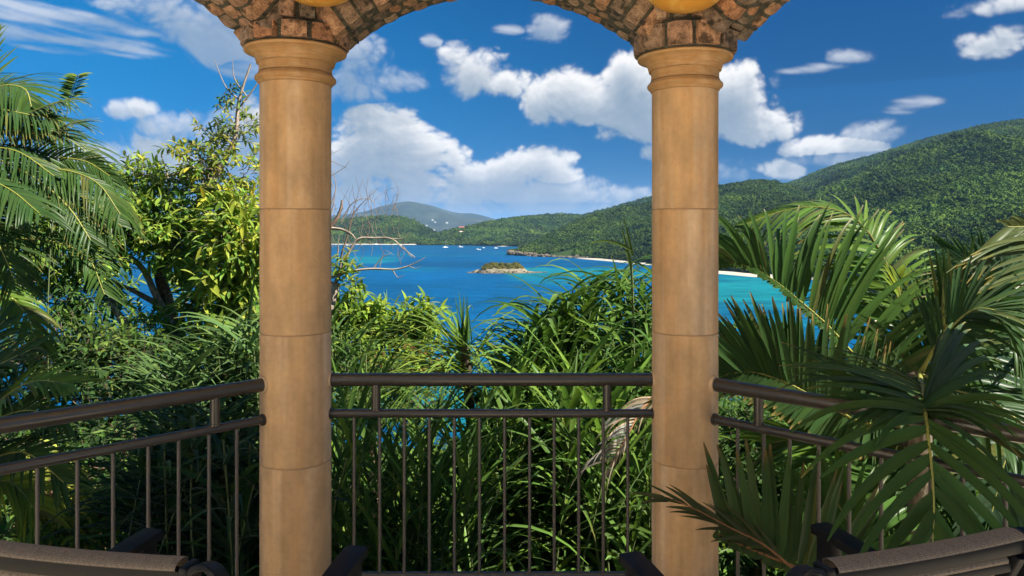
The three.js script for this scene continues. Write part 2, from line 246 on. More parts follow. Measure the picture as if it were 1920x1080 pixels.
const rockTex = tex(256, 256, (u, v) => { const n = .72 + .6 * tile(u, v, 14, 5, 1), k = .5 + tile(u, v, 5, 3, 9); return [n, n * mix(.92, .99, k), n * mix(.78, .95, k)]; }, true);
const rockMat = new THREE.MeshStandardMaterial({ color: rgb(.19, .165, .13), map: rockTex, roughness: .95 });
function rockGeo(seed, detail = 2) {
  const g = mergeVertices(new THREE.IcosahedronGeometry(1, detail).deleteAttribute('normal').deleteAttribute('uv')), p = g.attributes.position;
  for (let k = 0; k < p.count; k++) { const v = V().fromBufferAttribute(p, k); v.multiplyScalar(1 + .45 * noise(v.x * 1.3 + seed, v.y * 1.3, v.z * 1.3) + .25 * noise(v.x * 3.1, v.y * 3.1 + seed, v.z * 3.1)); p.setXYZ(k, v.x, v.y * .7, v.z); }
  const n = g.index ? g.toNonIndexed() : g; n.computeVertexNormals(); const q = n.attributes.position, uv = []; for (let k = 0; k < q.count; k++) uv.push(q.getX(k) * .4 + q.getY(k) * .3, q.getZ(k) * .4 + q.getY(k) * .5); n.setAttribute('uv', new THREE.Float32BufferAttribute(uv, 2)); return n;
}
{
  const r = rng(77), list = [];
  for (let k = 0; k < 190; k++) { const px = 955 + 145 * Math.pow(r(), 1.3), d = lerpTable(pointHill.base, px) - 3 + r() * (px < 1010 ? 22 : 12), s = 1.1 + 2.8 * r() * r(); const g = rockGeo(k % 23, 1); const hgt = px < 1030 ? 2.2 * r() * clamp(1 - (px - 985) / 60, .2, 1) : .4 * r(); g.scale(s * (1 + r()), s * (.8 + r() * .8), s * (1 + r())); g.rotateY(r() * 6); g.translate((px - PX) / F * d, SEA + hgt * 2.2, -d); list.push(g); }
  for (let k = 0; k < 50; k++) { const px = 1225 - 130 * r(), d = lerpTable(pointHill.base, px) - 2, s = .6 + 1.2 * r(), g = rockGeo(k % 17, 1); g.scale(s * 1.3, s, s); g.translate((px - PX) / F * d, SEA + .1, -d); list.push(g); }
  const m = struct('cliff_rocks', mergeGeometries(list), rockMat, 'pale broken rocks at the foot of the headland');
}
{
  // islet
  const c = P(944, 510, 690), N = 96, M = 28, pos = [], col = [], idx = [], r = rng(5);
  const isle = (x, z) => { const e = Math.hypot(x / (x > 0 ? 30 : 29), z / 15); let h = 10.2 * Math.pow(clamp(1 - e * e), .62); const n = fbm(x / 7, z / 7, 2, 5); h *= .82 + .6 * n; if (x > 15) h *= mix(1, .35, sstep(13, 24, x)); if (x < -19) h *= .6; return h - .5 + .9 * n; };
  for (let i = 0; i <= N; i++) for (let j = 0; j <= M; j++) { const a = i / N * 2 * Math.PI, e = Math.sqrt(j / M) * 1.08, x = Math.cos(a) * 30 * e, z = Math.sin(a) * 15.5 * e, h = isle(x, z); pos.push(x, h, z); const g = sstep(3.4, 5.4, h + 2.2 * fbm(x / 4, z / 4, 8, 3)), w = 1 - .55 * sstep(1.2, .2, h), n = .85 + .7 * fbm(x / 2.5, h / 2, z / 2.5, 4); col.push(mix(.22, .10, g) * w * n, mix(.185, .095, g) * w * n, mix(.13, .02, g) * w * n); }
  for (let i = 0; i < N; i++) for (let j = 0; j < M; j++) { const a = i * (M + 1) + j, b = a + M + 1; idx.push(a, a + 1, b + 1, a, b + 1, b); }
  const g = new THREE.BufferGeometry(); g.setAttribute('position', new THREE.Float32BufferAttribute(pos, 3)); g.setAttribute('color', new THREE.Float32BufferAttribute(col, 3)); g.setIndex(idx); g.computeVertexNormals();
  const m = struct('island', g, terrainMat, 'small rocky islet with a green top in the bay'); m.position.set(c.x, SEA, c.z); m.scale.set(1.05, 1, 1);
  const list = []; for (let k = 0; k < 110; k++) { const a = r() * 6.28, e = .86 + .2 * r(), s = .6 + 1.3 * r() * r(), q = rockGeo(k % 19, 1), x = Math.cos(a) * 30 * e, z = Math.sin(a) * 15 * e; q.scale(s * 1.4, s * .9, s); q.rotateY(r() * 6); q.translate(x, Math.max(0, isle(x, z) * .8), z); list.push(q); }
  for (let k = 0; k < 14; k++) { const s = .5 + .9 * r(), q = rockGeo(k, 1); q.scale(s * 2, s * .7, s); q.translate(28 + r() * 9, .1, r() * 6 - 3); list.push(q); }
  part('rock', mergeGeometries(list), rockMat, m, 'stuff');
  const sp = []; for (let k = 0; k < 1500; k++) { const x = r() * 46 - 22, z = r() * 22 - 11, h = isle(x, z); if (h + 2.2 * fbm(x / 4, z / 4, 8, 3) > 4.1) sp.push([x, h, z]); }
  const im = new THREE.InstancedMesh(crowns[1], clumpMat, sp.length), mt = new THREE.Matrix4(); sp.forEach(([x, h, z], i) => { const s = .5 + .7 * r(), q = clamp(.5 + fbm(x / 6, z / 6, 1, 3) * 2); mt.makeRotationY(r() * 6).scale(V(s, s * .8, s)).setPosition(x, h, z); im.setMatrixAt(i, mt); im.setColorAt(i, rgb(mix(.07, .16, q), mix(.08, .135, q), .02)); }); im.name = 'scrub'; im.userData.kind = 'stuff'; shade(im); m.add(im);
}

// ---------------------------------------------------------------- houses on the hills beyond the bay
const white = new THREE.MeshStandardMaterial({ color: rgb(.50, .49, .46), roughness: .8 }), redRoof = new THREE.MeshStandardMaterial({ color: rgb(.26, .09, .06), roughness: .85 }), palePink = new THREE.MeshStandardMaterial({ color: rgb(.6, .42, .34), roughness: .85 }), greyRoof = new THREE.MeshStandardMaterial({ color: rgb(.42, .42, .42), roughness: .7 }), winMat = new THREE.MeshStandardMaterial({ color: rgb(.04, .05, .06), roughness: .2 });
function onHill(hill, px, py) {   // the point of the hill's near slope seen there
  let best = null, e = 1e9; for (let t = .02; t < 1; t += .004) { const p = hill.at(px, t), y = PY + (EYE - p.y) / -p.z * F; if (Math.abs(y - py) < e) { e = Math.abs(y - py); best = p; } } return best;
}
function farHouse(hill, px, py, wpx, hpx, label, wallM, roofM, group) {
  const p = onHill(hill, px, py), d = -p.z, w = wpx / F * d, h = hpx / F * d, t = thing('house', label, 'house', V(p.x, p.y, p.z + w * .3), group), wl = h * .72;
  part('wall', new THREE.BoxGeometry(w, wl * 2, w * .6).translate(0, 0, 0), wallM, t);
  const s = new THREE.Shape(); s.moveTo(-w * .36, 0); s.lineTo(w * .36, 0); s.lineTo(0, h * .42); s.closePath();
  const rg = new THREE.ExtrudeGeometry(s, { depth: w * 1.12, bevelEnabled: false }); rg.translate(0, wl + .02, -w * .56); rg.rotateY(Math.PI / 2); part('roof', rg, roofM, t);
  for (let k = -1; k <= 1; k++) part('window', new THREE.BoxGeometry(w * .16, wl * .42, .3).translate(k * w * .3, wl * .45, w * .3), winMat, t);
}
farHouse(middleHill, 866, 428, 9, 5, 'pink house with a red roof on the middle ridge', palePink, redRoof);
farHouse(middleHill, 867, 437, 9, 3.4, 'pale house low on the middle ridge beneath the red roof', white, palePink);
farHouse(middleHill, 836, 436, 6, 3, 'small red roofed house at the left end of the middle ridge', palePink, redRoof);
for (const [px, py, w, h, l] of [[813, 434, 5.5, 3.2, 'largest white house low on the hazy mountain'], [797, 430, 4, 2.4, 'white house to the left of the largest one on the mountain'], [800, 424, 3.2, 2, 'small white house above the pair low on the mountain'], [811, 414, 3.4, 2.2, 'white house halfway up the hazy mountain'], [816, 418, 3, 2, 'white house just below the one halfway up the mountain'], [838, 419, 4, 2.2, 'white house far to the right on the mountain slope']]) farHouse(farHill, px, py, w, h, l, white, greyRoof, 'white houses on the distant mountain');

// ---------------------------------------------------------------- boats at anchor
const hullMat = new THREE.MeshPhysicalMaterial({ color: rgb(.82, .82, .80), roughness: .3, clearcoat: .5 }), darkTrim = new THREE.MeshStandardMaterial({ color: rgb(.05, .07, .12), roughness: .4 }), alloy = new THREE.MeshStandardMaterial({ color: rgb(.7, .7, .7), roughness: .4, metalness: .3 }), sailCover = new THREE.MeshStandardMaterial({ color: rgb(.08, .13, .3), roughness: .9 });
function hullGeo(L, B, H) { const n = 14, m = 8, pos = [], idx = []; for (let i = 0; i <= n; i++) { const s = i / n, x = (s - .5) * L, w = B / 2 * Math.pow(Math.sin(Math.PI * (.12 + .88 * Math.min(1, (1 - s) * 1.25 + 0)) / 2), .8) * (s > .98 ? .02 : 1), top = H * (1 + .25 * s * s); for (let j = 0; j <= m; j++) { const a = j / m * 2 - 1, y = -.35 + (top + .35) * Math.pow(Math.abs(a), .8), z = Math.sign(a) * w * Math.pow(Math.abs(a), .45); pos.push(x, y, z); } } for (let i = 0; i < n; i++) for (let j = 0; j < m; j++) { const a = i * (m + 1) + j, b = a + m + 1; idx.push(a, b, b + 1, a, b + 1, a + 1); } for (let i = 0; i < n; i++) { const a = i * (m + 1), b = a + m + 1; idx.push(a, a + m, b + m, a, b + m, b); } for (let j = 1; j < m; j++) idx.push(0, j, j + 1); const g = new THREE.BufferGeometry(); g.setAttribute('position', new THREE.Float32BufferAttribute(pos, 3)); g.setIndex(idx); g.computeVertexNormals(); return g; }
function boat(px, py, L, turn, mast, label) {
  const d = shoreD(py), t = thing(mast ? 'sailing_boat' : 'motor_boat', label, 'boat', V((px - PX) / F * d, SEA, -d), mast ? 'sailing boats at anchor in the bay' : 'motor boats at anchor in the bay'); t.rotation.y = turn;
  part('hull', hullGeo(L, L * .32, L * .11), hullMat, t); part('cabin', new RoundedBoxGeometry(L * .38, L * .12, L * .2, 2, L * .03).translate(-L * .02, L * .16, 0), hullMat, t); part('window', new THREE.BoxGeometry(L * .3, L * .035, L * .206).translate(-L * .02, L * .175, 0), darkTrim, t);
  if (mast) { part('mast', new THREE.CylinderGeometry(.1, .14, mast, 8).translate(L * .08, mast / 2 + .3, 0), alloy, t); part('boom', new THREE.CylinderGeometry(.28, .28, L * .42, 8).rotateZ(Math.PI / 2).translate(-L * .14, L * .27, 0), sailCover, t); part('forestay', new THREE.CylinderGeometry(.03, .03, Math.hypot(mast, L * .42), 4).rotateZ(Math.atan2(L * .42, mast)).translate(L * .29, mast / 2 + .3, 0), alloy, t); }
  else { part('canopy', new RoundedBoxGeometry(L * .34, L * .03, L * .24, 2, L * .01).translate(-L * .08, L * .3, 0), hullMat, t); for (const [a, b] of [[-1, -1], [1, -1], [-1, 1], [1, 1]]) part('post', new THREE.CylinderGeometry(.05, .05, L * .14, 6).translate(-L * .08 + a * L * .14, L * .235, b * L * .09), alloy, t); }
}
boat(835, 464.5, 12.5, .5, 17, 'white sailing boat with the tallest mast, in the middle of the bay');
boat(705, 458.6, 11, .9, 15, 'white sailing boat close to the far sand beach behind bare branches');
boat(863, 464, 12, .2, 0, 'white motor boat just right of the tall sailing boat');
boat(896, 469, 11, 0, 0, 'white motor boat lying nearest to the islet');
boat(906.5, 465, 6, .4, 0, 'tiny white motor boat beyond the one nearest the islet');
boat(929.5, 466, 9, .3, 0, 'white motor boat farthest right, off the rocky point');
boat(751, 461, 12, -.2, 0, 'white motor boat off the far sand beach, behind the arched branch');
boat(651, 461, 13, .1, 0, 'white motor boat just right of the left column');

// ================================================================ the terrace
const D0 = 3.4, SQ = Math.SQRT1_2;
const stoneTex = seed => tex(512, 1024, (u, v) => {   // u round the column, v up it
  const ca = Math.cos(u * 6.2832), sa = Math.sin(u * 6.2832), round = (R, h, o, q) => fbm(ca * R + seed, v * h + q, sa * R + seed * 2, o), s = round(1.7, 1.1, 4, 3), m = round(2.0, 13, 5, 9), f = round(6, 90, 4, 1), st = sstep(.0, .36, round(2.6, .8, 4, 7) + .35 * m);
  const k = .965 + .20 * m + .06 * f, pale = sstep(-.05, .3, s); let r = mix(.84, .87, pale), g = mix(.705, .765, pale), b = mix(.525, .63, pale);
  r = mix(r, .80, st * .5); g = mix(g, .63, st * .5); b = mix(b, .43, st * .5); const pit = noise(ca * 26, v * 150, sa * 26), drip = sstep(.0, .5, round(3, 1.2, 3, 21)) * .05, spot = sstep(.5, .68, pit) * .07 * (m > .05) + drip; return [r * k - spot, g * k - spot, b * k - spot];
}, true);
const stoneBump = tex(256, 256, (u, v) => { const n = .5 + .5 * tile(u, v, 30, 4, 1) + .4 * tile(u, v, 6, 3, 2); return [n, n, n]; }, false, [2, 4]);
const columnMats = [3, 19].map(s => new THREE.MeshStandardMaterial({ color: rgb(.75, .71, .685), map: stoneTex(s), bumpMap: stoneBump, bumpScale: .0028, roughness: .86 }));
const capitalMat = new THREE.MeshStandardMaterial({ color: rgb(.70, .61, .50), map: stoneTex(31), bumpMap: stoneBump, bumpScale: .0016, roughness: .8 });
function lathe(pts, seg = 64) { return new THREE.LatheGeometry(pts.map(p => new THREE.Vector2(...p)), seg); }
function column(x, label, k, low, mat) {   // k: thickness, low: how much lower the capital sits
  const c = thing('stone_column', label, 'column', V(x, 0, -D0), 'stone columns at the front of the terrace');
  const joints = [.02, .13, .704, 1.285, 1.84, 2.405 - low], rs = [.158, .158, .1575, .157, .157, .1575].map(r => r * k);
  for (let i = 0; i < 5; i++) {
    const a = joints[i], b = joints[i + 1], r = rs[i], q = rs[i + 1], e = .004, pts = [[r - .006, a + .0005], [r - .0015, a + .0025], [r, a + .006]];
    for (let j = 1; j < 8; j++) { const y = mix(a + .006, b - .006, j / 8); pts.push([mix(r, q, j / 8) + .0012 * noise(y * 6, i * 3, k * 40), y]); }
    pts.push([q, b - .006], [q - .0015, b - .0025], [q - .006, b - .0005]);
    const g = lathe(pts, 72), uv = g.attributes.uv, p = g.attributes.position; for (let n = 0; n < uv.count; n++) uv.setXY(n, uv.getX(n) + i * .37, p.getY(n) / 2.2 + i * .19);
    part('drum', g, mat, c);
    if (i < 4) part('mortar_joint', lathe([[r - .008, b - .002], [r - .003, b - .0015], [r - .003, b + .0015], [r - .008, b + .002]], 48), jointMat, c);
  }
  const y = h => h - low, K = r => r * k;
  part('neck_ring', lathe([[K(.150), y(2.402)], [K(.160), y(2.404)], [K(.164), y(2.408)], [K(.164), y(2.414)], [K(.171), y(2.417)], [K(.178), y(2.423)], [K(.180), y(2.430)], [K(.178), y(2.437)], [K(.171), y(2.443)], [K(.166), y(2.445)], [K(.166), y(2.451)], [K(.160), y(2.454)], [K(.150), y(2.455)]]), capitalMat, c);
  part('neck', lathe([[K(.163), y(2.4552)], [K(.161), y(2.465)], [K(.161), y(2.490)], [K(.163), y(2.4965)]]), capitalMat, c);
  const cav = [[K(.158), y(2.497)], [K(.172), y(2.497)], [K(.173), y(2.503)], [K(.172), y(2.506)]]; for (let j = 0; j <= 12; j++) { const t = j / 12; cav.push([K(.175) + K(.050) * (1 - Math.cos(t * Math.PI / 2)) ** .85, y(2.508 + .040 * Math.sin(t * Math.PI / 2))]); } cav.push([K(.227), y(2.556)], [K(.226), y(2.563)], [K(.15), y(2.563)]);
  part('capital', lathe(cav), capitalMat, c);
  part('base', lathe([[K(.205), 0], [K(.205), .012], [K(.2), .019], [K(.15), .0195]]), capitalMat, c);
  return c;
}
const jointMat = new THREE.MeshStandardMaterial({ color: rgb(.36, .24, .14), roughness: 1 });
const mortarTex = tex(256, 256, (u, v) => { const n = .8 + .5 * tile(u, v, 20, 5, 5) + .25 * tile(u, v, 4, 3, 7); return [n, n, n * .96]; }, true, [3, 3]);
const mortarMat = new THREE.MeshStandardMaterial({ color: rgb(.095, .09, .072), map: mortarTex, bumpMap: mortarTex, bumpScale: .006, roughness: 1 });
column(-.984, 'tan stone column on the left, with the slightly wider shaft', 1, 0, columnMats[0]);
column(.787, 'tan stone column on the right, with a palm leaf crossing its foot', .94, .03, columnMats[1]);

// ---------------------------------------------------------------- old bricks
const brickTexes = [0, 1].map(s => tex(256, 256, (u, v) => { const q3 = (k, o, z) => fbm(u * k, v * k, z + s * 7, o), m = q3(8, 4, 1), f = q3(42, 4, 2), soot = sstep(.02, .3, q3(6, 4, 9)), lime = sstep(.2, .38, q3(13, 4, 14)); let n = .86 + .5 * m + .4 * f; let c = [n, n * .93, n * .88]; c = c.map((q, i) => mix(q, [.30, .29, .27][i], soot * .75)); return c.map((q, i) => mix(q, [.95, .92, .85][i], lime * .6)); }, true));
const brickMats = [[.36, .25, .18], [.43, .285, .185], [.32, .25, .19], [.23, .19, .155], [.44, .35, .27], [.20, .175, .145], [.44, .255, .15]].map((c, i) => new THREE.MeshStandardMaterial({ color: rgb(...c), map: brickTexes[i % 2], bumpMap: brickTexes[(i + 1) % 2], bumpScale: .003, roughness: .95 }));
function brickGeo(w, h, d, seed) {
  const g = new THREE.BoxGeometry(w, h, d, 3, 2, 2), p = g.attributes.position, uv = g.attributes.uv, n = g.attributes.normal, hw = w / 2, hh = h / 2, hd = d / 2, r = rng(seed), ou = r(), ov = r();
  for (let k = 0; k < p.count; k++) {
    let x = p.getX(k), y = p.getY(k), z = p.getZ(k); uv.setXY(k, ou + (Math.abs(n.getX(k)) > .5 ? z : x) * 3.2, ov + (Math.abs(n.getY(k)) > .5 ? z : y) * 3.2);
    const e = (Math.abs(x) > hw * .98) + (Math.abs(y) > hh * .98) + (Math.abs(z) > hd * .98), ins = e >= 2 ? .0022 * (e - 1) + .003 * Math.abs(noise(x * 30 + seed, y * 30, z * 30)) : 0;
    const a = .003; p.setXYZ(k, x - Math.sign(x) * (Math.abs(x) > hw * .98 ? ins : 0) + a * noise(x * 24 + seed * 3, y * 24, z * 24), y - Math.sign(y) * (Math.abs(y) > hh * .98 ? ins : 0) + a * noise(x * 24, y * 24 + seed * 5, z * 24), z - Math.sign(z) * (Math.abs(z) > hd * .98 ? ins : 0) + a * noise(x * 24, y * 24, z * 24 + seed * 7));
  }
  const q = toCreasedNormals(g, .7); return q;
}
const brickCache = {}; const brickOf = (w, h, d, v) => brickCache[[w, h, d, v]] ??= brickGeo(w, h, d, v * 13 + Math.round(w * 1000));
function brick(parent, r, pos, rotZ, rotY, size) { const m = part('brick', brickOf(...size, Math.floor(r() * 5)), brickMats[Math.floor(r() * brickMats.length)], parent); m.position.copy(pos); m.rotation.set(0, rotY, rotZ + (r() - .5) * .05, 'YXZ'); return m; }
const ARCH = { cx: -.088, cy: 1.800, R: 1.047, T: .30 };
function arch(name, label, ax, az, turn, dy, lift, seed) {   // ax, az: the column at its left end
  const A = thing(name, label, 'arch', V(ax, 0, az), null); A.rotation.y = turn; const r = rng(seed);
  const cx = .896, L = 1.771, { cy, R, T } = ARCH, top = 3.22 + lift, low = 2.628 + lift;
  const s = new THREE.Shape(); s.moveTo(0, low); const a0 = Math.asin((low + .01 - cy) / (R + .005)); s.lineTo(cx - (R + .005) * Math.cos(a0), low); s.absarc(cx, cy, R + .005, Math.PI - a0, a0, true); s.lineTo(L, low); s.lineTo(L, top); s.lineTo(0, top); s.closePath();
  const g = new THREE.ExtrudeGeometry(s, { depth: T - .03, bevelEnabled: false, curveSegments: 40 }); g.translate(0, 0, -(T - .03) / 2); const uv = g.attributes.uv; for (let k = 0; k < uv.count; k++) uv.setXY(k, uv.getX(k) * .8, uv.getY(k) * .8); part('mortar_core', g, mortarMat, A);
  const n = 20, a1 = Math.asin((2.585 - cy) / R), a2 = Math.PI - a1, HB = .185;
  for (let k = 0; k < n; k++) for (let row = 0; row < 3; row++) {   // the ring: each voussoir is three bricks deep
    const a = mix(a1, a2, (k + .5 + (row === 1 ? .5 : 0)) / n) + (r() - .5) * .010; if (a > a2 + .01) continue; const rr = R + HB / 2 + (r() - .4) * .006;
    brick(A, r, V(cx + rr * Math.cos(a), cy + rr * Math.sin(a), (row - 1) * .099 + (row - 1) * -.001 + (r() - .5) * .006), a - Math.PI / 2, 0, [.070, HB, .094]);
  }
  for (let k = 0; k < 12; k++) for (const e of [-1, 1]) { const a = mix(Math.PI * .25, Math.PI * .75, (k + .5) / 12), rr = R + HB + .07; const x = cx + rr * Math.cos(a), y = cy + rr * Math.sin(a); if (e > 0 && x > .17 && x < L - .17 && y < top - .05) brick(A, r, V(x, y, .098 + r() * .006), a - Math.PI / 2, 0, [.115, .07, .094]); }
  return A;
}
const CL = -.984, CR = .787;
arch('brick_arch', 'old brick arch between the two stone columns', CL, -D0, 0, 0, 0, 11);
arch('brick_arch', 'old brick arch springing to the left from the left column', CL - 1.771 * SQ, -D0 + 1.771 * SQ, Math.PI / 4, 0, .004, 12);
arch('brick_arch', 'old brick arch springing to the right from the right column', CR + .018, -D0 - .004, -Math.PI / 4, 0, .004, 13);
function impost(x, label, k, low, seed) {   // a round course of bricks on the capital, and the upright bricks over it
  const t = thing('brick_impost', label, 'brickwork', V(x, 0, -D0), 'round brick courses on the column capitals'), r = rng(seed);
  part('mortar_core', lathe([[.10, 2.564 - low], [.222 * k, 2.565 - low], [.224 * k, 2.645], [.20, 2.652], [.19, 2.655], [.19, 2.96], [.1, 2.96]], 32), mortarMat, t);
  const n = 11; for (let i = 0; i < n; i++) { const a = i / n * Math.PI * 2 + .25, R = .207 * k, h = .076 + low; const m = brick(t, r, V(Math.sin(a) * R, 2.608 - low / 2 + .002 * (r() - .5), Math.cos(a) * R), 0, a, [.112, +h.toFixed(3), .062]); }
  const nu = 15; for (let i = 0; i < nu; i++) { const a = i / nu * Math.PI * 2 + .1, front = Math.cos(a); if (front < .05) continue; for (let j = 0; j < 2; j++) brick(t, r, V(Math.sin(a) * .192, 2.735 + j * .165, Math.cos(a) * .192), 0, a, [.066, .150, .05]); }
}
impost(CL, 'ring of old bricks on top of the left column', 1, 0, 21);
impost(CR, 'ring of old bricks on top of the right column', .95, .03, 22);

// ---------------------------------------------------------------- bowl lamps on the arches
const bowlTex = tex(256, 256, (u, v) => { const n = tile(u, v, 5, 5, 6), q = sstep(-.1, .35, n); return [mix(.93, .98, q), mix(.72, .86, q), mix(.36, .58, q)]; }, true);
const bowlMat = new THREE.MeshPhysicalMaterial({ color: rgb(.70, .60, .42), map: bowlTex, roughness: .35, clearcoat: .3 }), bronzeLamp = new THREE.MeshStandardMaterial({ color: rgb(.1, .07, .04), metalness: .8, roughness: .45 });
function bowlLamp(x, y, label) {
  const t = thing('wall_lamp', label, 'lamp', V(x, y, -D0 + .30), 'alabaster bowl lamps on the arches'), pts = []; for (let k = 0; k <= 18; k++) { const a = k / 18 * Math.PI / 2; pts.push([Math.max(.0001, .170 * Math.sin(a)), .105 * (1 - Math.cos(a))]); } for (let k = 18; k >= 2; k--) { const a = k / 18 * Math.PI / 2; pts.push([.162 * Math.sin(a), .008 + .1 * (1 - Math.cos(a))]); }
  part('bowl', lathe(pts, 48), bowlMat, t); part('rim', new THREE.TorusGeometry(.169, .006, 8, 48).rotateX(Math.PI / 2).translate(0, .106, 0), bronzeLamp, t); part('bracket', new RoundedBoxGeometry(.06, .09, .13, 2, .01).translate(0, .12, -.11), bronzeLamp, t);
}
bowlLamp(-.806, 2.684, 'cream alabaster bowl lamp above the left column');
bowlLamp(.722, 2.655, 'cream alabaster bowl lamp above the right column');

// ---------------------------------------------------------------- roof and floor
{
  const tileTex = tex(512, 512, (u, v) => { const n = .9 + .2 * tile(u, v, 12, 5, 2) + .1 * tile(u, v, 40, 3, 3), e = 1; return [n * e, n * .97 * e, n * .9 * e]; }, true, [.5, .5]);
  const floorMat = new THREE.MeshStandardMaterial({ color: rgb(.80, .70, .56), map: tileTex, roughness: .6 });
  const f = struct('terrace_floor', new THREE.BoxGeometry(9, .35, 12).translate(0, -.175, 2.25), floorMat, 'pale tiled terrace floor');
  const plaster = new THREE.MeshStandardMaterial({ color: rgb(.75, .62, .44), roughness: .9, bumpMap: stoneBump, bumpScale: .002 });
  struct('terrace_wall', new THREE.BoxGeometry(9, 4.2, .3).translate(0, -2.45, -3.6), plaster, 'plain retaining wall under the terrace edge');
  struct('house_wall', new THREE.BoxGeometry(.3, 5, 9).translate(-4.6, 2.5, 4.2), new THREE.MeshStandardMaterial({ color: rgb(.82, .74, .60), roughness: .9 }), 'cream plastered wing of the house');
  const s = new THREE.Shape([[-1.6, -4.1], [1.45, -4.15], [2.2, -3.9], [5.2, -1.5], [5.2, -.75], [-3.0, -.75], [-3.0, -2.5]].map(p => new THREE.Vector2(p[0], -p[1])));
  const g = new THREE.ExtrudeGeometry(s, { depth: .2, bevelEnabled: false }); g.rotateX(-Math.PI / 2); g.translate(0, 3.235, 0); struct('roof', g, plaster, 'plastered porch roof over the terrace');
}

// ---------------------------------------------------------------- railings
const railTex = tex(128, 128, (u, v) => { const n = .88 + .2 * tile(u, v, 10, 4, 4); return [n, n, n]; }, true, [4, 1]);
const bronze = new THREE.MeshPhysicalMaterial({ color: rgb(.036, .030, .024), map: railTex, metalness: .1, roughness: .38, clearcoat: .45, clearcoatRoughness: .22 });
const bronzeThin = new THREE.MeshPhysicalMaterial({ color: rgb(.075, .066, .058), metalness: .1, roughness: .5 });
const pipe = (a, b, r, seg = 18) => { const d = b.clone().sub(a), g = new THREE.CylinderGeometry(r, r, d.length(), seg, 1); g.applyQuaternion(new THREE.Quaternion().setFromUnitVectors(V(0, 1, 0), d.clone().normalize())); const m = a.clone().add(b).multiplyScalar(.5); g.translate(m.x, m.y, m.z); return g; };
function railing(label, A, dir, len, s0, posts, bars, cuffs) {   // s: metres from A along dir
  const t = thing('metal_railing', label, 'railing', A), at = (s, y) => V(dir.x * s, y, dir.z * s);
  part('handrail', pipe(at(s0, 1.066), at(len, 1.066), .0295, 24), bronze, t); part('middle_rail', pipe(at(s0, .912), at(len, .912), .0195), bronze, t); part('bottom_rail', pipe(at(s0, .172), at(len, .172), .0195), bronze, t);
  for (const s of posts) { part('post', pipe(at(s, .925), at(s, 1.045), .0205), bronze, t); part('post_collar', pipe(at(s, .926), at(s, .934), .0245), bronze, t); }
  for (const s of bars) part('baluster', pipe(at(s, .185), at(s, .9), .0075, 10), bronzeThin, t);
  for (const s of cuffs) for (const [y, r] of [[1.066, .037], [.912, .026], [.172, .026]]) part('wall_collar', pipe(at(s - .005, y), at(s + .012, y), r, 24), y > 1 ? collarMat : bronze, t);
  return t;
}
const collarMat = new THREE.MeshStandardMaterial({ color: rgb(.50, .36, .22), roughness: .85 });
{
  const xs = px => (px - PX) / F * D0 - CL, sl = px => { const k = (px - PX) / F; return (D0 * k - CL) / (SQ * (k - 1)); }, sr = px => { const k = (px - PX) / F; return (CR - D0 * k) / (-SQ * (k + 1)); };
  const center = [664, 712, 758, 805, 852, 899, 946, 993, 1039, 1085, 1131, 1177];
  railing('dark bronze metal railing between the two columns', V(CL, 0, -D0), V(1, 0, 0), 1.771 - .14, .15, [xs(705), xs(1138)], center.map(xs), [.152, 1.771 - .146]);
  const lb = [444, 392, 335, 278, 212, 145, 70].map(sl), rb = [1383, 1432, 1481, 1535, 1592, 1652, 1745, 1805, 1885].map(sr);
  const stepL = (lb[6] - lb[0]) / 6; for (let s = lb[6] + stepL; s < 1.6; s += stepL) lb.push(s);
  railing('dark bronze metal railing running left from the left column', V(CL, 0, -D0), V(-SQ, 0, SQ), 1.7, .15, [sl(403), 1.45], lb, [.153]);
  railing('dark bronze metal railing running right from the right column, behind palm leaves', V(CR, 0, -D0), V(SQ, 0, SQ), 1.7, .14, [sr(1422), 1.4], rb, [.146]);
}

// ---------------------------------------------------------------- chairs
const weave = tex(128, 128, (u, v, i, j) => { const a = Math.floor(i / 8), b = Math.floor(j / 8), over = (a + b) % 2, x = (i % 8 + .5) / 8, y = (j % 8 + .5) / 8, n = over ? Math.sin(x * Math.PI) : Math.sin(y * Math.PI), k = .45 + .55 * Math.pow(n, .6), q = .9 + .2 * noise(a * 1.3, b * 1.7, 2); return [k * q, k * q * (over ? .95 : 1), k * q * (over ? .86 : 1)]; }, true);
const slingMat = new THREE.MeshStandardMaterial({ color: rgb(.22, .185, .152), map: weave, bumpMap: weave, bumpScale: .0012, roughness: .85, side: THREE.DoubleSide });
const frameMat = new THREE.MeshPhysicalMaterial({ color: rgb(.007, .008, .010), roughness: .45, specularIntensity: .22 });
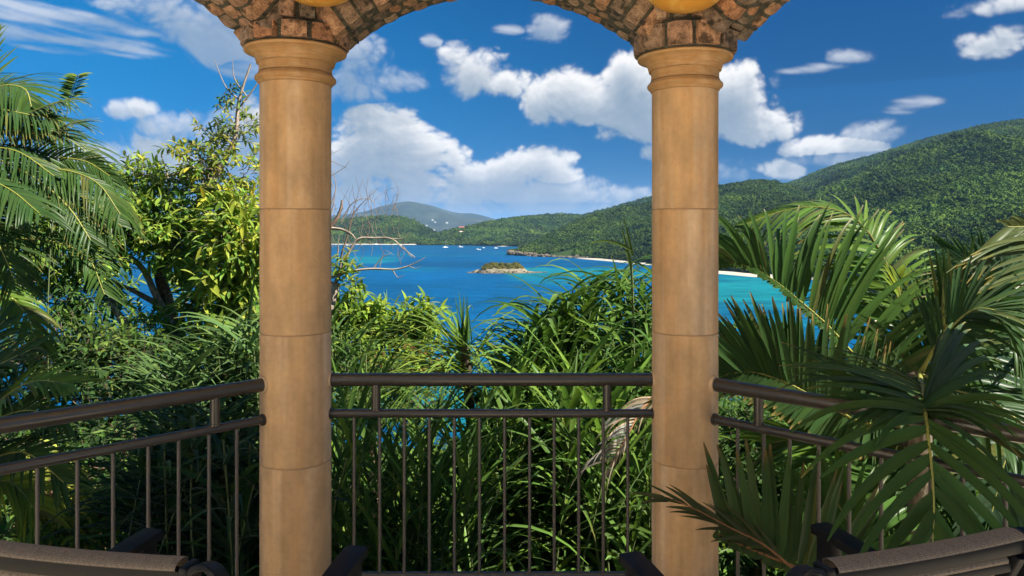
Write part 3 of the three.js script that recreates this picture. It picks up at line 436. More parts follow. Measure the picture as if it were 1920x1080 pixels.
// a flat bar along a path: w across (x), h thick
function bar(path, w, h, across = V(1, 0, 0), rounded = .3) {
  const c = new THREE.CatmullRomCurve3(path, false, 'centripetal'), n = Math.max(10, path.length * 6), pos = [], idx = [], ring = 12;
  for (let i = 0; i <= n; i++) { const p = c.getPointAt(i / n), t = c.getTangentAt(i / n), b = across.clone().addScaledVector(t, -across.dot(t)).normalize(), u = V().crossVectors(b, t).normalize(); for (let k = 0; k < ring; k++) { const a = (k + .5) / ring * 2 * Math.PI, e = .28, cx = Math.sign(Math.cos(a)) * Math.pow(Math.abs(Math.cos(a)), e), cy = Math.sign(Math.sin(a)) * Math.pow(Math.abs(Math.sin(a)), e); const q = p.clone().addScaledVector(b, cx * w / 2).addScaledVector(u, cy * h / 2); pos.push(q.x, q.y, q.z); } }
  for (let i = 0; i < n; i++) for (let k = 0; k < ring; k++) { const a = i * ring + k, b = i * ring + (k + 1) % ring; idx.push(a, b, b + ring, a, b + ring, a + ring); }
  for (const e of [0, n]) { const o = e * ring, m = pos.length / 3; let s = [0, 0, 0]; for (let k = 0; k < ring; k++) for (let q = 0; q < 3; q++) s[q] += pos[(o + k) * 3 + q] / ring; pos.push(...s); for (let k = 0; k < ring; k++) e ? idx.push(m, o + k, o + (k + 1) % ring) : idx.push(m, o + (k + 1) % ring, o + k); }
  let g = new THREE.BufferGeometry(); g.setAttribute('position', new THREE.Float32BufferAttribute(pos, 3)); g.setIndex(idx); g = toCreasedNormals(g, .6); return g;
}
const withUV = (g, k) => { const p = g.attributes.position, uv = []; for (let i = 0; i < p.count; i++) uv.push(p.getX(i) * k, (p.getY(i) + p.getZ(i)) * k); g.setAttribute('uv', new THREE.Float32BufferAttribute(uv, 2)); return g; };
function chair(label, pos, turn, topY, W = .54) {   // faces -z; the origin is on the floor under the middle of the back
  const t = thing('patio_chair', label, 'chair', pos, null); t.rotation.y = turn; const h = W / 2, H = topY;
  const back = y => .015 + (y - .42) * .30 - .42 * .3 * 0;   // the back leans towards +z with height
  const zt = back(H);
  // fabric: rolled over the top bar and down both faces of the back
  const prof = []; for (let k = 0; k <= 10; k++) { const y = mix(.40, H - .018, k / 10); prof.push([y, back(y) - .022 - .02 * Math.sin(k / 10 * Math.PI)]); }
  for (let k = 0; k <= 12; k++) { const a = Math.PI - k / 12 * Math.PI * 1.0; prof.push([H - .015 + .015 * Math.sin(a), zt + .004 + .032 * -Math.cos(a) * -1]); }
  const mk = (pr, w0, w1, sag = .006) => { const nx = 24, p = [], uv = [], idx = []; let len = 0; pr.forEach(([y, z], j) => { if (j) len += Math.hypot(y - pr[j - 1][0], z - pr[j - 1][1]); for (let i = 0; i <= nx; i++) { const u = i / nx * 2 - 1, ww = mix(w0, w1, j / (pr.length - 1)); p.push(u * ww, y - sag * (1 - u * u), z); uv.push(u * ww * 14, len * 14); } }); for (let j = 0; j < pr.length - 1; j++) for (let i = 0; i < nx; i++) { const a = j * (nx + 1) + i, b = a + nx + 1; idx.push(a, a + 1, b + 1, a, b + 1, b); } const g = new THREE.BufferGeometry(); g.setAttribute('position', new THREE.Float32BufferAttribute(p, 3)); g.setAttribute('uv', new THREE.Float32BufferAttribute(uv, 2)); g.setIndex(idx); g.computeVertexNormals(); return g; };
  part('backrest', mk(prof, h - .03, h - .012), slingMat, t);
  const rear = []; for (let k = 0; k <= 8; k++) { const y = mix(H - .112, .46, k / 8); rear.push([y, back(y) + .020]); } part('rear_sling', mk(rear, h - .055, h - .075, 0), slingMat, t);
  const strip = [[H - .062, zt + .010], [H - .070, zt + .018], [H - .078, zt + .016]]; part('sling_hem', mk(strip, h - .05, h - .05, 0), slingMat, t);
  part('top_bar', bar([V(-h, H - .038, zt + .010), V(0, H - .043, zt + .010), V(h, H - .038, zt + .010)], .036, .03, V(0, 1, 0)), frameMat, t);
  part('lower_bar', bar([V(-h + .02, H - .094, zt - .002), V(h - .02, H - .094, zt - .002)], .026, .02, V(0, 1, 0)), frameMat, t);
  const outX = h + .075;
  for (const s of [-1, 1]) {
    part('end_cap', new RoundedBoxGeometry(.020, .055, .055, 2, .006).translate(s * (h + .004), H - .034, zt + .008), frameMat, t);
    // scrolled top of the side frame: up over the end of the roll, outwards and down into the rear leg
    part('side_frame', bar([V(s * (h + .006), H - .075, zt + .012), V(s * (h + .014), H - .030, zt + .008), V(s * (h + .036), H - .014, zt + .0), V(s * (h + .060), H - .032, zt - .012), V(s * (h + .072), H - .085, zt - .03), V(s * outX, H - .2, zt - .07), V(s * outX, .5, .02), V(s * outX, .36, -.02)], .05, .016, V(0, .3, 1)), frameMat, t);
    part('back_stile', bar([V(s * (h - .012), H - .06, zt + .004), V(s * (h - .03), H - .25, back(H - .25)), V(s * (h - .035), .42, .02), V(s * (h - .04), .40, -.05)], .05, .026, V(0, .25, 1)), frameMat, t);
    part('armrest', bar([V(s * (outX), .60, .05), V(s * (outX + .004), .635, -.12), V(s * (outX + .006), .672, -.34), V(s * (outX + .004), .688, -.50), V(s * outX, .69, -.60)], .078, .034), frameMat, t);
    part('arm_support', bar([V(s * outX, .674, -.552), V(s * outX, .5, -.55), V(s * outX, .36, -.51)], .05, .075), frameMat, t);
    part('leg', bar([V(s * outX, .36, -.50), V(s * outX, .2, -.50), V(s * outX, .006, -.51)], .04, .055), frameMat, t);
    part('leg', bar([V(s * outX, .37, -.015), V(s * outX, .2, .03), V(s * (outX), .006, .09)], .04, .055), frameMat, t);
    part('seat_rail', bar([V(s * (h - .02), .39, .0), V(s * (h - .01), .40, -.25), V(s * (h - .01), .415, -.54)], .03, .045), frameMat, t);
    part('stretcher', bar([V(s * outX, .36, -.02), V(s * outX, .365, -.49)], .03, .035), frameMat, t);
  }
  const seat = []; for (let k = 0; k <= 10; k++) { const q = k / 10; seat.push([.405 - .03 * Math.sin(q * Math.PI) + .015 * q, mix(0, -.56, q)]); } part('seat', mk(seat, h - .02, h - .02, .012), slingMat, t);
  for (const z of [-.04, -.5]) part('cross_bar', bar([V(-outX, .362, z), V(outX, .362, z)], .03, .03, V(0, 0, 1)), frameMat, t);
  return t;
}
chair('brown woven sling patio chair at the left, in front of the left railing', V(-.994, 0, -1.944), -.19, 1.0, .6);
chair('brown woven sling patio chair at the right, half under the palm leaves', V(.928, 0, -1.965), .325, 1.0, .6);

// ================================================================ plants
const leafTex = tex(64, 32, (u, v) => { const s = .90 + .10 * Math.sin(u * 60) * (.6 + .4 * noise(u * 20, 1, 1)) + .08 * noise(u * 9, v * 3, 4), rib = 1 + .30 * Math.exp(-(((u - .5) / .035) ** 2)); return [s * rib, s * (rib * .5 + .5), s]; }, false);
const leafMat = new THREE.MeshPhysicalMaterial({ vertexColors: true, map: leafTex, transmission: .36, thickness: 0, roughness: 1, specularIntensity: .2, clearcoat: .14, clearcoatRoughness: .28, side: THREE.DoubleSide });
const softLeafMat = new THREE.MeshPhysicalMaterial({ vertexColors: true, transmission: .48, thickness: 0, roughness: 1, specularIntensity: .2, clearcoat: .09, clearcoatRoughness: .3, side: THREE.DoubleSide });
const barkTex = tex(128, 128, (u, v) => { const n = .7 + .5 * tile(u, v, 10, 5, 2) + .3 * tile(u, v * .3, 20, 3, 8); return [n, n * .97, n * .93]; }, true);
const barkMat = c => new THREE.MeshStandardMaterial({ color: rgb(...c), map: barkTex, bumpMap: barkTex, bumpScale: .006, roughness: .95 });
const greyBark = barkMat([.36, .27, .21]), brownBark = barkMat([.30, .19, .125]), paleBark = barkMat([.55, .47, .40]), greenCane = new THREE.MeshStandardMaterial({ color: rgb(.075, .10, .03), roughness: .6 }), ringBark = barkMat([.22, .19, .14]), rachisMat = new THREE.MeshStandardMaterial({ color: rgb(.20, .20, .03), roughness: .5 }), rachisBrown = new THREE.MeshStandardMaterial({ color: rgb(.22, .10, .035), roughness: .7 }), deadMat = new THREE.MeshStandardMaterial({ vertexColors: true, roughness: .95, side: THREE.DoubleSide });
class MB {
  constructor() { this.p = []; this.c = []; this.u = []; this.i = []; }
  get n() { return this.p.length / 3; }
  build(o) { const p = this.p.slice(); if (o) for (let k = 0; k < p.length; k += 3) { p[k] -= o.x; p[k + 1] -= o.y; p[k + 2] -= o.z; } const g = new THREE.BufferGeometry(); g.setAttribute('position', new THREE.Float32BufferAttribute(p, 3)); g.setAttribute('color', new THREE.Float32BufferAttribute(this.c, 3)); g.setAttribute('uv', new THREE.Float32BufferAttribute(this.u, 2)); g.setIndex(this.i); g.computeVertexNormals(); return g; }
  add(m) { const n = this.n; for (const x of m.p) this.p.push(x); for (const x of m.c) this.c.push(x); for (const x of m.u) this.u.push(x); for (const x of m.i) this.i.push(x + n); }
}
const Y = V(0, 1, 0), tmp = V();
// one leaf: a folded strip that bends down under its weight
function blade(p0, dir, nrm, len, wid, { droop = .5, segs = 5, fold = .12, col = [.06, .12, .02], tip, prof = 0, twist = 0, late = 1 } = {}) {
  const m = new MB(), p = p0.clone(), t = dir.clone().normalize(); let n = nrm.clone().addScaledVector(t, -nrm.dot(t)); if (n.lengthSq() < 1e-4) n.set(.3, .2, 1).addScaledVector(t, -(t.x * .3 + t.y * .2 + t.z)); n.normalize();
  for (let k = 0; k <= segs; k++) {
    const s = k / segs, side = V().crossVectors(t, n).normalize(); n.crossVectors(side, t).normalize();
    const w = wid * (prof === 0 ? Math.min(1, .45 + s * 3.2) * Math.pow(1 - s * .985, .55) : prof === 1 ? Math.pow(Math.sin(Math.PI * Math.pow(.03 + .95 * s, .8)), .8) : Math.min(1, .6 + s * 2) * Math.pow(1 - s * .98, .75));
    const cc = tip ? [0, 1, 2].map(i => mix(col[i], tip[i], sstep(.86, 1, s))) : col;
    for (const [e, u] of [[-.5, 0], [0, .5], [.5, 1]]) { const q = p.clone().addScaledVector(side, e * w).addScaledVector(n, Math.abs(e) * 2 * fold * w); m.p.push(q.x, q.y, q.z); m.c.push(...cc); m.u.push(u, s); }
    if (k < segs) { const a = k * 3; for (const o of [0, 1]) m.i.push(a + o, a + o + 1, a + o + 4, a + o, a + o + 4, a + o + 3); p.addScaledVector(t, len / segs); t.addScaledVector(Y, -droop / segs * (late ? .35 + 1.3 * s : 1)).normalize(); if (twist) n.applyAxisAngle(t, twist / segs); }
  }
  m.size = wid; m.at = p0; m.end = p; return m;
}
function tubeGeo(pts, r0, r1, o, sides = 6, steps) {
  const c = new THREE.CatmullRomCurve3(pts, false, 'centripetal'), n = steps || Math.max(4, pts.length * 4), pos = [], uv = [], idx = []; let u = V(.31, .2, .93); const L = c.getLength();
  for (let i = 0; i <= n; i++) { const p = c.getPoint(i / n), t = c.getTangent(i / n); u.addScaledVector(t, -u.dot(t)).normalize(); const b = V().crossVectors(t, u), r = mix(r0, r1, i / n); for (let k = 0; k <= sides; k++) { const a = k / sides * 6.2832; pos.push(p.x + (u.x * Math.cos(a) + b.x * Math.sin(a)) * r - o.x, p.y + (u.y * Math.cos(a) + b.y * Math.sin(a)) * r - o.y, p.z + (u.z * Math.cos(a) + b.z * Math.sin(a)) * r - o.z); uv.push(k / sides, i / n * L * 1.5); } }
  for (let i = 0; i < n; i++) for (let k = 0; k < sides; k++) { const a = i * (sides + 1) + k, b = a + sides + 1; idx.push(a, a + 1, b + 1, a, b + 1, b); }
  const g = new THREE.BufferGeometry(); g.setAttribute('position', new THREE.Float32BufferAttribute(pos, 3)); g.setAttribute('uv', new THREE.Float32BufferAttribute(uv, 2)); g.setIndex(idx); g.computeVertexNormals(); return g;
}
const screen = p => [PX + p.x / -p.z * F, PY + (EYE - p.y) / -p.z * F];
const inView = p => { if (p.z > -.3) return false; const [x, y] = screen(p); return x > -30 && x < 1950 && y > -30 && y < 1100; };
// the leaves that show largest become parts of their own, the rest one mass
function leaves(list, parent, base, mat, most, one, rest) {
  for (const m of list) m.rank = inView(m.at) || inView(m.end) ? m.size / Math.max(.5, -(m.at.z + m.end.z) / 2) * (m.len || 1) : 0;
  const order = list.slice().sort((a, b) => b.rank - a.rank), k = Math.min(most, order.filter(m => m.rank > 0).length), mass = new MB();
  for (let i = 0; i < k; i++) part(one, order[i].build(base), mat, order[i].host || parent);
  for (let i = k; i < order.length; i++) mass.add(order[i]);
  if (mass.n) part(rest, mass.build(base), mat, parent, 'stuff');
}
const jit = (c, r, a = .25) => { const k = 1 + (r() - .5) * 2 * a, w = (r() - .5) * a; return [c[0] * k * (1 + w), c[1] * k, c[2] * k * (1 - w)]; };
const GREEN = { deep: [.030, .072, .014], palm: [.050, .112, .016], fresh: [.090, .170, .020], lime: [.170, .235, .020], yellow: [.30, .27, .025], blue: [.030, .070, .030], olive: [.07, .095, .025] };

// ---------------------------------------------------------------- palms
class Palm {
  constructor(name, label, base) { this.t = thing(name, label, 'palm tree', base); this.base = base; this.fr = []; }
  trunk(pts, r0, r1, mat = ringBark, name = 'trunk') { part(name, tubeGeo(pts, r0, r1, this.base, 10), mat, this.t); }
  // ctrl: points of the midrib; hint: the side the frond's upper face looks to
  frond(ctrl, { n = 40, hint = V(0, 1, .2), up = .6, down = .6, a0 = 75, a1 = 22, lift = .2, liftDown, droop = .5, wid = .035, col = GREEN.palm, tip, from = .1, seed = 1, rib = .011, ribMat = rachisMat, segs = 6, taper = .5, face = .3, ragged = .12 } = {}) {
    const r = rng(seed * 97 + 5), pts = ctrl.map(c => Array.isArray(c) ? P(...c) : c), cv = new THREE.CatmullRomCurve3(pts, false, 'centripetal');
    const f = part('frond', tubeGeo(pts, rib, rib * .25, this.base, 6, 20), ribMat, this.t);
    for (let i = 0; i < n; i++) for (const s of [1, -1]) {
      if (r() < .05) continue; const q = from + (1 - from) * (i + .5 + (r() - .5) * .5) / n, L0 = s > 0 ? up : down; if (L0 <= 0) continue;
      const p = cv.getPointAt(clamp(q)), T = cv.getTangentAt(clamp(q)), N = hint.clone().addScaledVector(T, -hint.dot(T)).normalize(), S = V().crossVectors(T, N), e = (q - from) / (1 - from);
      const a = mix(a0, a1, Math.pow(e, 1.1)) * Math.PI / 180 + (r() - .5) * ragged, len = L0 * (1 - taper * Math.pow(Math.abs(e * 1.15 - .42) / .73, 1.7)) * (.86 + .28 * r()), lf = (s > 0 ? lift : liftDown ?? lift) + (r() - .5) * ragged;
      const d = T.clone().multiplyScalar(Math.cos(a)).addScaledVector(S, s * Math.sin(a)).addScaledVector(N, lf), nn = N.clone().addScaledVector(S, -s * face).addScaledVector(T, (r() - .5) * .5);
      const m = blade(p, d, nn, len, wid * (.8 + .4 * r()), { droop: droop * (.6 + .8 * r()) * (r() < .1 ? 2.6 : 1), segs, twist: (r() - .5) * .9, col: r() < .05 ? jit([.09, .11, .025], r, .3) : jit(col, r, .22), tip: tip && r() < .7 ? tip : undefined, fold: .16 }); m.host = f; m.len = len; this.fr.push(m);
    }
    return f;
  }
  done(most = 300) {
    for (const m of this.fr) m.rank = inView(m.at) || inView(m.end) ? m.size / Math.max(.5, -(m.at.z + m.end.z) / 2) * m.len : 0;
    const order = this.fr.slice().sort((a, b) => b.rank - a.rank), rest = new Map();
    order.forEach((m, i) => { if (i < most && m.rank > 0) part('leaflet', m.build(this.base), leafMat, m.host); else { if (!rest.has(m.host)) rest.set(m.host, new MB()); rest.get(m.host).add(m); } });
    for (const [h, m] of rest) part('leaflets', m.build(this.base), leafMat, h, 'stuff');
  }
}
const ground = (x, z) => { const d = Math.hypot(x, z), k = Math.max(0, -z - 3.7); return Math.max(SEA - 3, -2.6 - .27 * k - .35 * clamp((6 - d) / 6) + .9 * fbm(x / 9, z / 9, 3, 3) + clamp((x - 6) / 60) * 9 * clamp(k / 30)); };
const onGround = p => V(p.x, ground(p.x, p.z) - .1, p.z);

// the palm at the left edge
{
  const crown = P(-130, 330, 5.6), B = new Palm('palm_tree', 'tall feathery palm at the left edge with arching sunlit fronds', onGround(crown)), c = [-159, 330, 5.6];
  B.trunk([onGround(crown), crown.clone().add(V(.1, -1.6, 0)), crown], .11, .085);
  const tipc = [.26, .22, .05];
  B.frond([c, [-94, 255, 5.7], [-45, 175, 5.8], [-27, 120, 5.9], [-18, 78, 6.0]], { n: 35, hint: V(-.2, .1, 1), up: .42, down: .42, a0: 62, a1: 25, lift: .1, droop: .15, wid: .042, col: GREEN.lime, seed: 1 });
  B.frond([c, [-103, 260, 5.5], [-43, 185, 5.45], [8, 160, 5.4], [48, 168, 5.35], [59, 200, 5.3]], { n: 59, hint: V(.1, .8, .5), up: .50, down: .62, a0: 80, a1: 40, lift: -.15, droop: 1.3, wid: .023, col: [.038, .085, .014], seed: 2 });
  B.frond([c, [-94, 290, 5.4], [-19, 248, 5.35], [35, 222, 5.3], [83, 200, 5.25], [124, 188, 5.2]], { n: 59, hint: V(.1, .9, .45), up: .30, down: .42, a0: 70, a1: 32, lift: -.05, droop: 1.0, wid: .021, col: [.038, .085, .014], tip: tipc, seed: 3 });
  B.frond([c, [-94, 285, 5.25], [-29, 252, 5.2], [27, 245, 5.2], [83, 252, 5.15], [129, 232, 5.1]], { n: 54, hint: V(0, .9, .4), up: .24, down: .40, a0: 66, a1: 30, lift: -.1, droop: 1.0, wid: .021, col: GREEN.olive, tip: tipc, seed: 4 });
  B.frond([c, [-75, 315, 5.3], [18, 300, 5.3], [102, 296, 5.25], [162, 303, 5.2], [206, 330, 5.15]], { n: 64, hint: V(.05, .35, .95), up: .46, down: .24, a0: 72, a1: 24, lift: .05, droop: .7, wid: .020, col: [.038, .085, .014], seed: 5 });
  B.frond([c, [-75, 335, 5.1], [27, 322, 5.1], [111, 318, 5.1], [181, 342, 5.05], [226, 402, 5.0]], { n: 75, hint: V(.1, .9, .4), up: .40, down: .52, a0: 78, a1: 35, lift: -.25, droop: 1.5, wid: .021, col: [.038, .085, .014], tip: [.20, .17, .04], seed: 6 });
  B.frond([c, [-94, 340, 5.0], [-47, 330, 4.9], [18, 355, 4.8], [74, 400, 4.7]], { n: 54, hint: V(.1, .9, .4), up: .42, down: .50, a0: 78, a1: 35, lift: -.2, droop: 1.3, wid: .03, col: GREEN.deep, seed: 7 });
  B.frond([c, [-84, 420, 5.1], [8, 446, 5.0], [92, 452, 5.0], [162, 480, 5.0], [196, 552, 4.95]], { n: 72, hint: V(.2, .85, .45), up: .26, down: .46, a0: 75, a1: 40, lift: -.15, droop: 1.1, wid: .017, col: [.038, .085, .014], seed: 8 });
  B.frond([c, [-112, 470, 5.0], [-57, 520, 4.9], [4, 545, 4.85], [48, 588, 4.8], [70, 650, 4.75]], { n: 54, hint: V(.3, .8, .5), up: .28, down: .40, a0: 75, a1: 35, lift: -.1, droop: 1.3, wid: .03, col: GREEN.fresh, seed: 9 });
  B.frond([c, [-94, 380, 5.2], [-38, 400, 5.1], [-1, 430, 5.0], [18, 490, 4.9]], { n: 54, hint: V(.2, .8, .5), up: .32, down: .42, a0: 75, a1: 35, lift: -.1, droop: 1.4, wid: .020, col: [.038, .085, .014], seed: 10 });
  B.frond([c, [-122, 300, 5.3], [-75, 270, 5.2], [-19, 275, 5.1], [36, 285, 5.05], [102, 330, 5.0]], { n: 54, hint: V(.1, .9, .4), up: .30, down: .45, a0: 75, a1: 35, lift: -.15, droop: 1.1, wid: .020, col: GREEN.deep, seed: 11 });
  B.frond([c, [-140, 230, 5.9], [-103, 160, 6.0], [-75, 110, 6.0], [-38, 90, 6.0]], { n: 40, hint: V(0, .3, 1), up: .45, down: .5, a0: 65, a1: 28, lift: 0, droop: .4, wid: .04, col: GREEN.fresh, seed: 12 });
  for (const [k, pts] of [[[-150, 210, 5.6], [-60, 150, 5.5], [10, 190, 5.4], [60, 250, 5.35]], [[-150, 300, 5.2], [-40, 290, 5.1], [60, 330, 5.0], [130, 390, 4.95], [170, 450, 4.9]], [[-150, 260, 5.7], [-30, 225, 5.75], [80, 240, 5.8], [150, 275, 5.8], [200, 330, 5.8]], [[-160, 350, 5.3], [-60, 345, 5.4], [60, 350, 5.5], [160, 372, 5.5], [228, 425, 5.5]], [[-160, 380, 4.9], [-80, 400, 4.8], [-10, 450, 4.7], [30, 530, 4.6]], [[-160, 230, 5.5], [-50, 200, 5.3], [50, 214, 5.2], [118, 228, 5.15]]].entries()) B.frond([c, ...pts], { n: 58, hint: V(.1, .85, .45), up: .38, down: .5, a0: 76, a1: 34, lift: -.1, droop: 1.1, wid: .021, col: [.030, .070, .013], tip: tipc, seed: 70 + k });
  B.done(300);
}
// low palm under the left railing
{
  const c0 = [-80, 860, 4.2], crown = P(...c0), B = new Palm('palm_tree', 'low palm with dark fronds behind the left railing', onGround(crown));
  B.trunk([onGround(crown), crown], .09, .07);
  const fan = [[[-20, 770, 4.1], [60, 716, 4.05], [130, 720, 4.0]], [[-30, 800, 4.0], [50, 770, 3.95], [125, 790, 3.9]], [[-60, 740, 4.2], [-10, 690, 4.2], [60, 655, 4.2]], [[-20, 860, 4.0], [50, 850, 3.9], [120, 905, 3.85]], [[-40, 900, 4.1], [20, 905, 4.1], [70, 960, 4.1]], [[-60, 720, 4.3], [-30, 640, 4.4], [10, 600, 4.5]]];
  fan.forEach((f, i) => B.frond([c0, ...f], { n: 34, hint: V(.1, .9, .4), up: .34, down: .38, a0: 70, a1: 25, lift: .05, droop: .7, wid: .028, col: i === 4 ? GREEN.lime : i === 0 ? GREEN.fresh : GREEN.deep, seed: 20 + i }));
  B.done(120);
}
// the palm behind the right railing
const TIPB = [.34, .22, .07];
{
  const c = [1700, 800, 4.5], crown = P(...c), B = new Palm('palm_tree', 'large palm behind the right railing with broad upright fans of leaflets', onGround(crown));
  B.trunk([onGround(crown), onGround(crown).lerp(crown, .5).add(V(.06, 0, 0)), crown], .09, .07);
  // the big frond over the bay: its midrib climbs to the left, leaflets stand up along it
  B.frond([c, [1640, 712, 4.4], [1595, 660, 4.4], [1552, 612, 4.45], [1500, 566, 4.55], [1450, 526, 4.7], [1395, 498, 4.85], [1345, 500, 4.95], [1312, 530, 5.0]], { n: 62, from: .16, hint: V(.05, .12, 1), up: .74, down: .06, a0: 88, a1: 16, lift: .12, liftDown: .4, droop: .95, wid: .048, col: [.042, .098, .015], tip: [.30, .27, .14], seed: 30, rib: .015, segs: 8, taper: .62, face: .15, ragged: .16 });
  // the one behind it, bowed over at the top and lit through
  B.frond([c, [1702, 700, 4.9], [1690, 590, 5.0], [1655, 480, 5.1], [1600, 408, 5.2], [1530, 388, 5.25], [1460, 398, 5.3], [1400, 420, 5.3]], { n: 46, from: .2, hint: V(-.2, .9, .35), up: .40, down: .62, a0: 72, a1: 34, lift: -.1, droop: .9, wid: .042, col: GREEN.fresh, tip: TIPB, seed: 31, segs: 7, rib: .013 });
  B.frond([c, [1700, 720, 4.7], [1692, 640, 4.7], [1688, 560, 4.75], [1682, 522, 4.8]], { n: 5, from: .85, up: .2, down: .2, a0: 40, a1: 15, wid: .03, col: GREEN.lime, seed: 32, rib: .016 });
  // lower fan beside the column
  B.frond([c, [1610, 790, 4.2], [1540, 752, 4.15], [1470, 716, 4.15], [1410, 698, 4.2], [1352, 706, 4.25], [1310, 735, 4.3]], { n: 52, from: .18, hint: V(.04, .1, 1), up: .50, down: .22, a0: 84, a1: 32, lift: .1, droop: .35, wid: .056, col: GREEN.deep, tip: TIPB, seed: 33, segs: 6, taper: .35, face: .1 });
  B.frond([c, [1620, 800, 4.7], [1560, 760, 4.75], [1490, 722, 4.8], [1420, 700, 4.85], [1350, 700, 4.9]], { n: 44, from: .15, hint: V(.04, .1, 1), up: .56, down: .2, a0: 92, a1: 40, lift: .1, droop: .4, wid: .054, col: GREEN.deep, tip: TIPB, seed: 39, segs: 6, taper: .3, face: .1 });
  // fronds fanning from the heart
  B.frond([c, [1730, 700, 4.4], [1770, 620, 4.4], [1810, 570, 4.3], [1850, 560, 4.25]], { n: 36, from: .12, hint: V(.1, .7, .7), up: .5, down: .55, a0: 55, a1: 22, lift: 0, droop: .7, wid: .036, col: GREEN.deep, seed: 35 });
  B.frond([c, [1660, 860, 4.6], [1590, 850, 4.7], [1520, 820, 4.8], [1450, 830, 4.9]], { n: 36, from: .1, hint: V(.1, .6, .8), up: .5, down: .5, a0: 70, a1: 25, lift: 0, droop: .5, wid: .045, col: GREEN.fresh, seed: 36 });
  B.frond([c, [1690, 880, 4.4], [1640, 930, 4.3], [1580, 1000, 4.2], [1540, 1080, 4.1]], { n: 36, from: .1, hint: V(0, .7, .7), up: .5, down: .55, a0: 70, a1: 30, lift: 0, droop: .6, wid: .045, col: GREEN.palm, seed: 37 });
  B.frond([c, [1760, 860, 4.3], [1820, 900, 4.2], [1870, 980, 4.1], [1890, 1080, 4.0]], { n: 34, from: .1, hint: V(0, .7, .7), up: .6, down: .6, a0: 70, a1: 30, lift: 0, droop: .5, wid: .05, col: GREEN.deep, seed: 38 });
  B.done(300);
}
// frond that hangs over the right railing, and its palm
{
  const c = [1724, 700, 4.0], crown = P(...c), B = new Palm('palm_tree', 'palm whose dark shaded frond hangs over the right railing', onGround(crown));
  B.trunk([onGround(crown), crown], .07, .06);
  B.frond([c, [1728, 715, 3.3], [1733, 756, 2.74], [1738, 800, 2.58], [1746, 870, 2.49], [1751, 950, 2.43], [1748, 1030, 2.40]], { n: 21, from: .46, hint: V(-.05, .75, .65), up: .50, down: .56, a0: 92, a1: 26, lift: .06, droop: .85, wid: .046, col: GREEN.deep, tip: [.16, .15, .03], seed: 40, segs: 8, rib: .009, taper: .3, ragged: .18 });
  { const r = rng(47), o = [1734, 766, 2.70], q0 = P(...o), f = part('frond', tubeGeo([crown, P(1726, 715, 3.3), P(1733, 754, 2.76), P(1735, 790, 2.62)], .010, .008, B.base, 6, 10), rachisMat, B.t);
    const ends = [[1482, 640, 3.3, .2], [1500, 668, 3.25, .25], [1520, 690, 3.2, .25], [1540, 712, 3.15, .3], [1552, 738, 2.78, .4], [1580, 762, 2.66, .9], [1590, 782, 2.62, 1.3], [1600, 805, 2.58, 1.3], [1640, 790, 2.56, .9], [1650, 830, 2.52, 1.2], [1762, 596, 3.4, .3], [1786, 590, 3.4, .4], [1806, 575, 3.5, .4], [1828, 590, 3.45, .5], [1846, 610, 3.4, .6], [1862, 640, 3.3, .7], [1880, 690, 2.9, .9], [1900, 740, 2.6, 1], [1910, 770, 2.42, 1.2], [1905, 800, 2.36, 1.2], [1890, 812, 2.36, 1.1], [1850, 800, 2.42, .9], [1915, 790, 2.36, .8]];
    for (const [x, y, d, dr] of ends) for (let k = 0; k < 2; k++) { const s = P(o[0] + (r() - .5) * 10, o[1] + (r() - .3) * 22, o[2] + (r() - .5) * .06), e = P(x + (r() - .5) * 26, y - dr * 34 + (r() - .5) * 22, d), v = e.clone().sub(s), L = v.length() * (.95 + .2 * r()); const m = blade(s, v, V((r() - .5) * .8, .6, .9), L, .033 * (.8 + .4 * r()), { droop: dr, segs: 8, fold: .2, col: jit(GREEN.deep, r, .3), twist: (r() - .5) * .6, tip: r() < .2 ? [.20, .17, .04] : undefined }); m.host = f; m.len = L; B.fr.push(m); } }
  B.frond([c, [1770, 630, 3.9], [1830, 580, 3.8], [1880, 590, 3.7], [1920, 640, 3.6]], { n: 34, from: .2, hint: V(.1, .9, .4), up: .5, down: .55, a0: 70, a1: 28, lift: .0, droop: .9, wid: .038, col: GREEN.deep, seed: 42, segs: 7 });
  B.frond([c, [1780, 730, 3.7], [1850, 750, 3.55], [1920, 800, 3.4], [1970, 880, 3.3]], { n: 30, from: .15, hint: V(.1, .9, .4), up: .5, down: .6, a0: 70, a1: 30, lift: .0, droop: .8, wid: .045, col: GREEN.deep, seed: 43, segs: 7 });
  B.done(250);
}
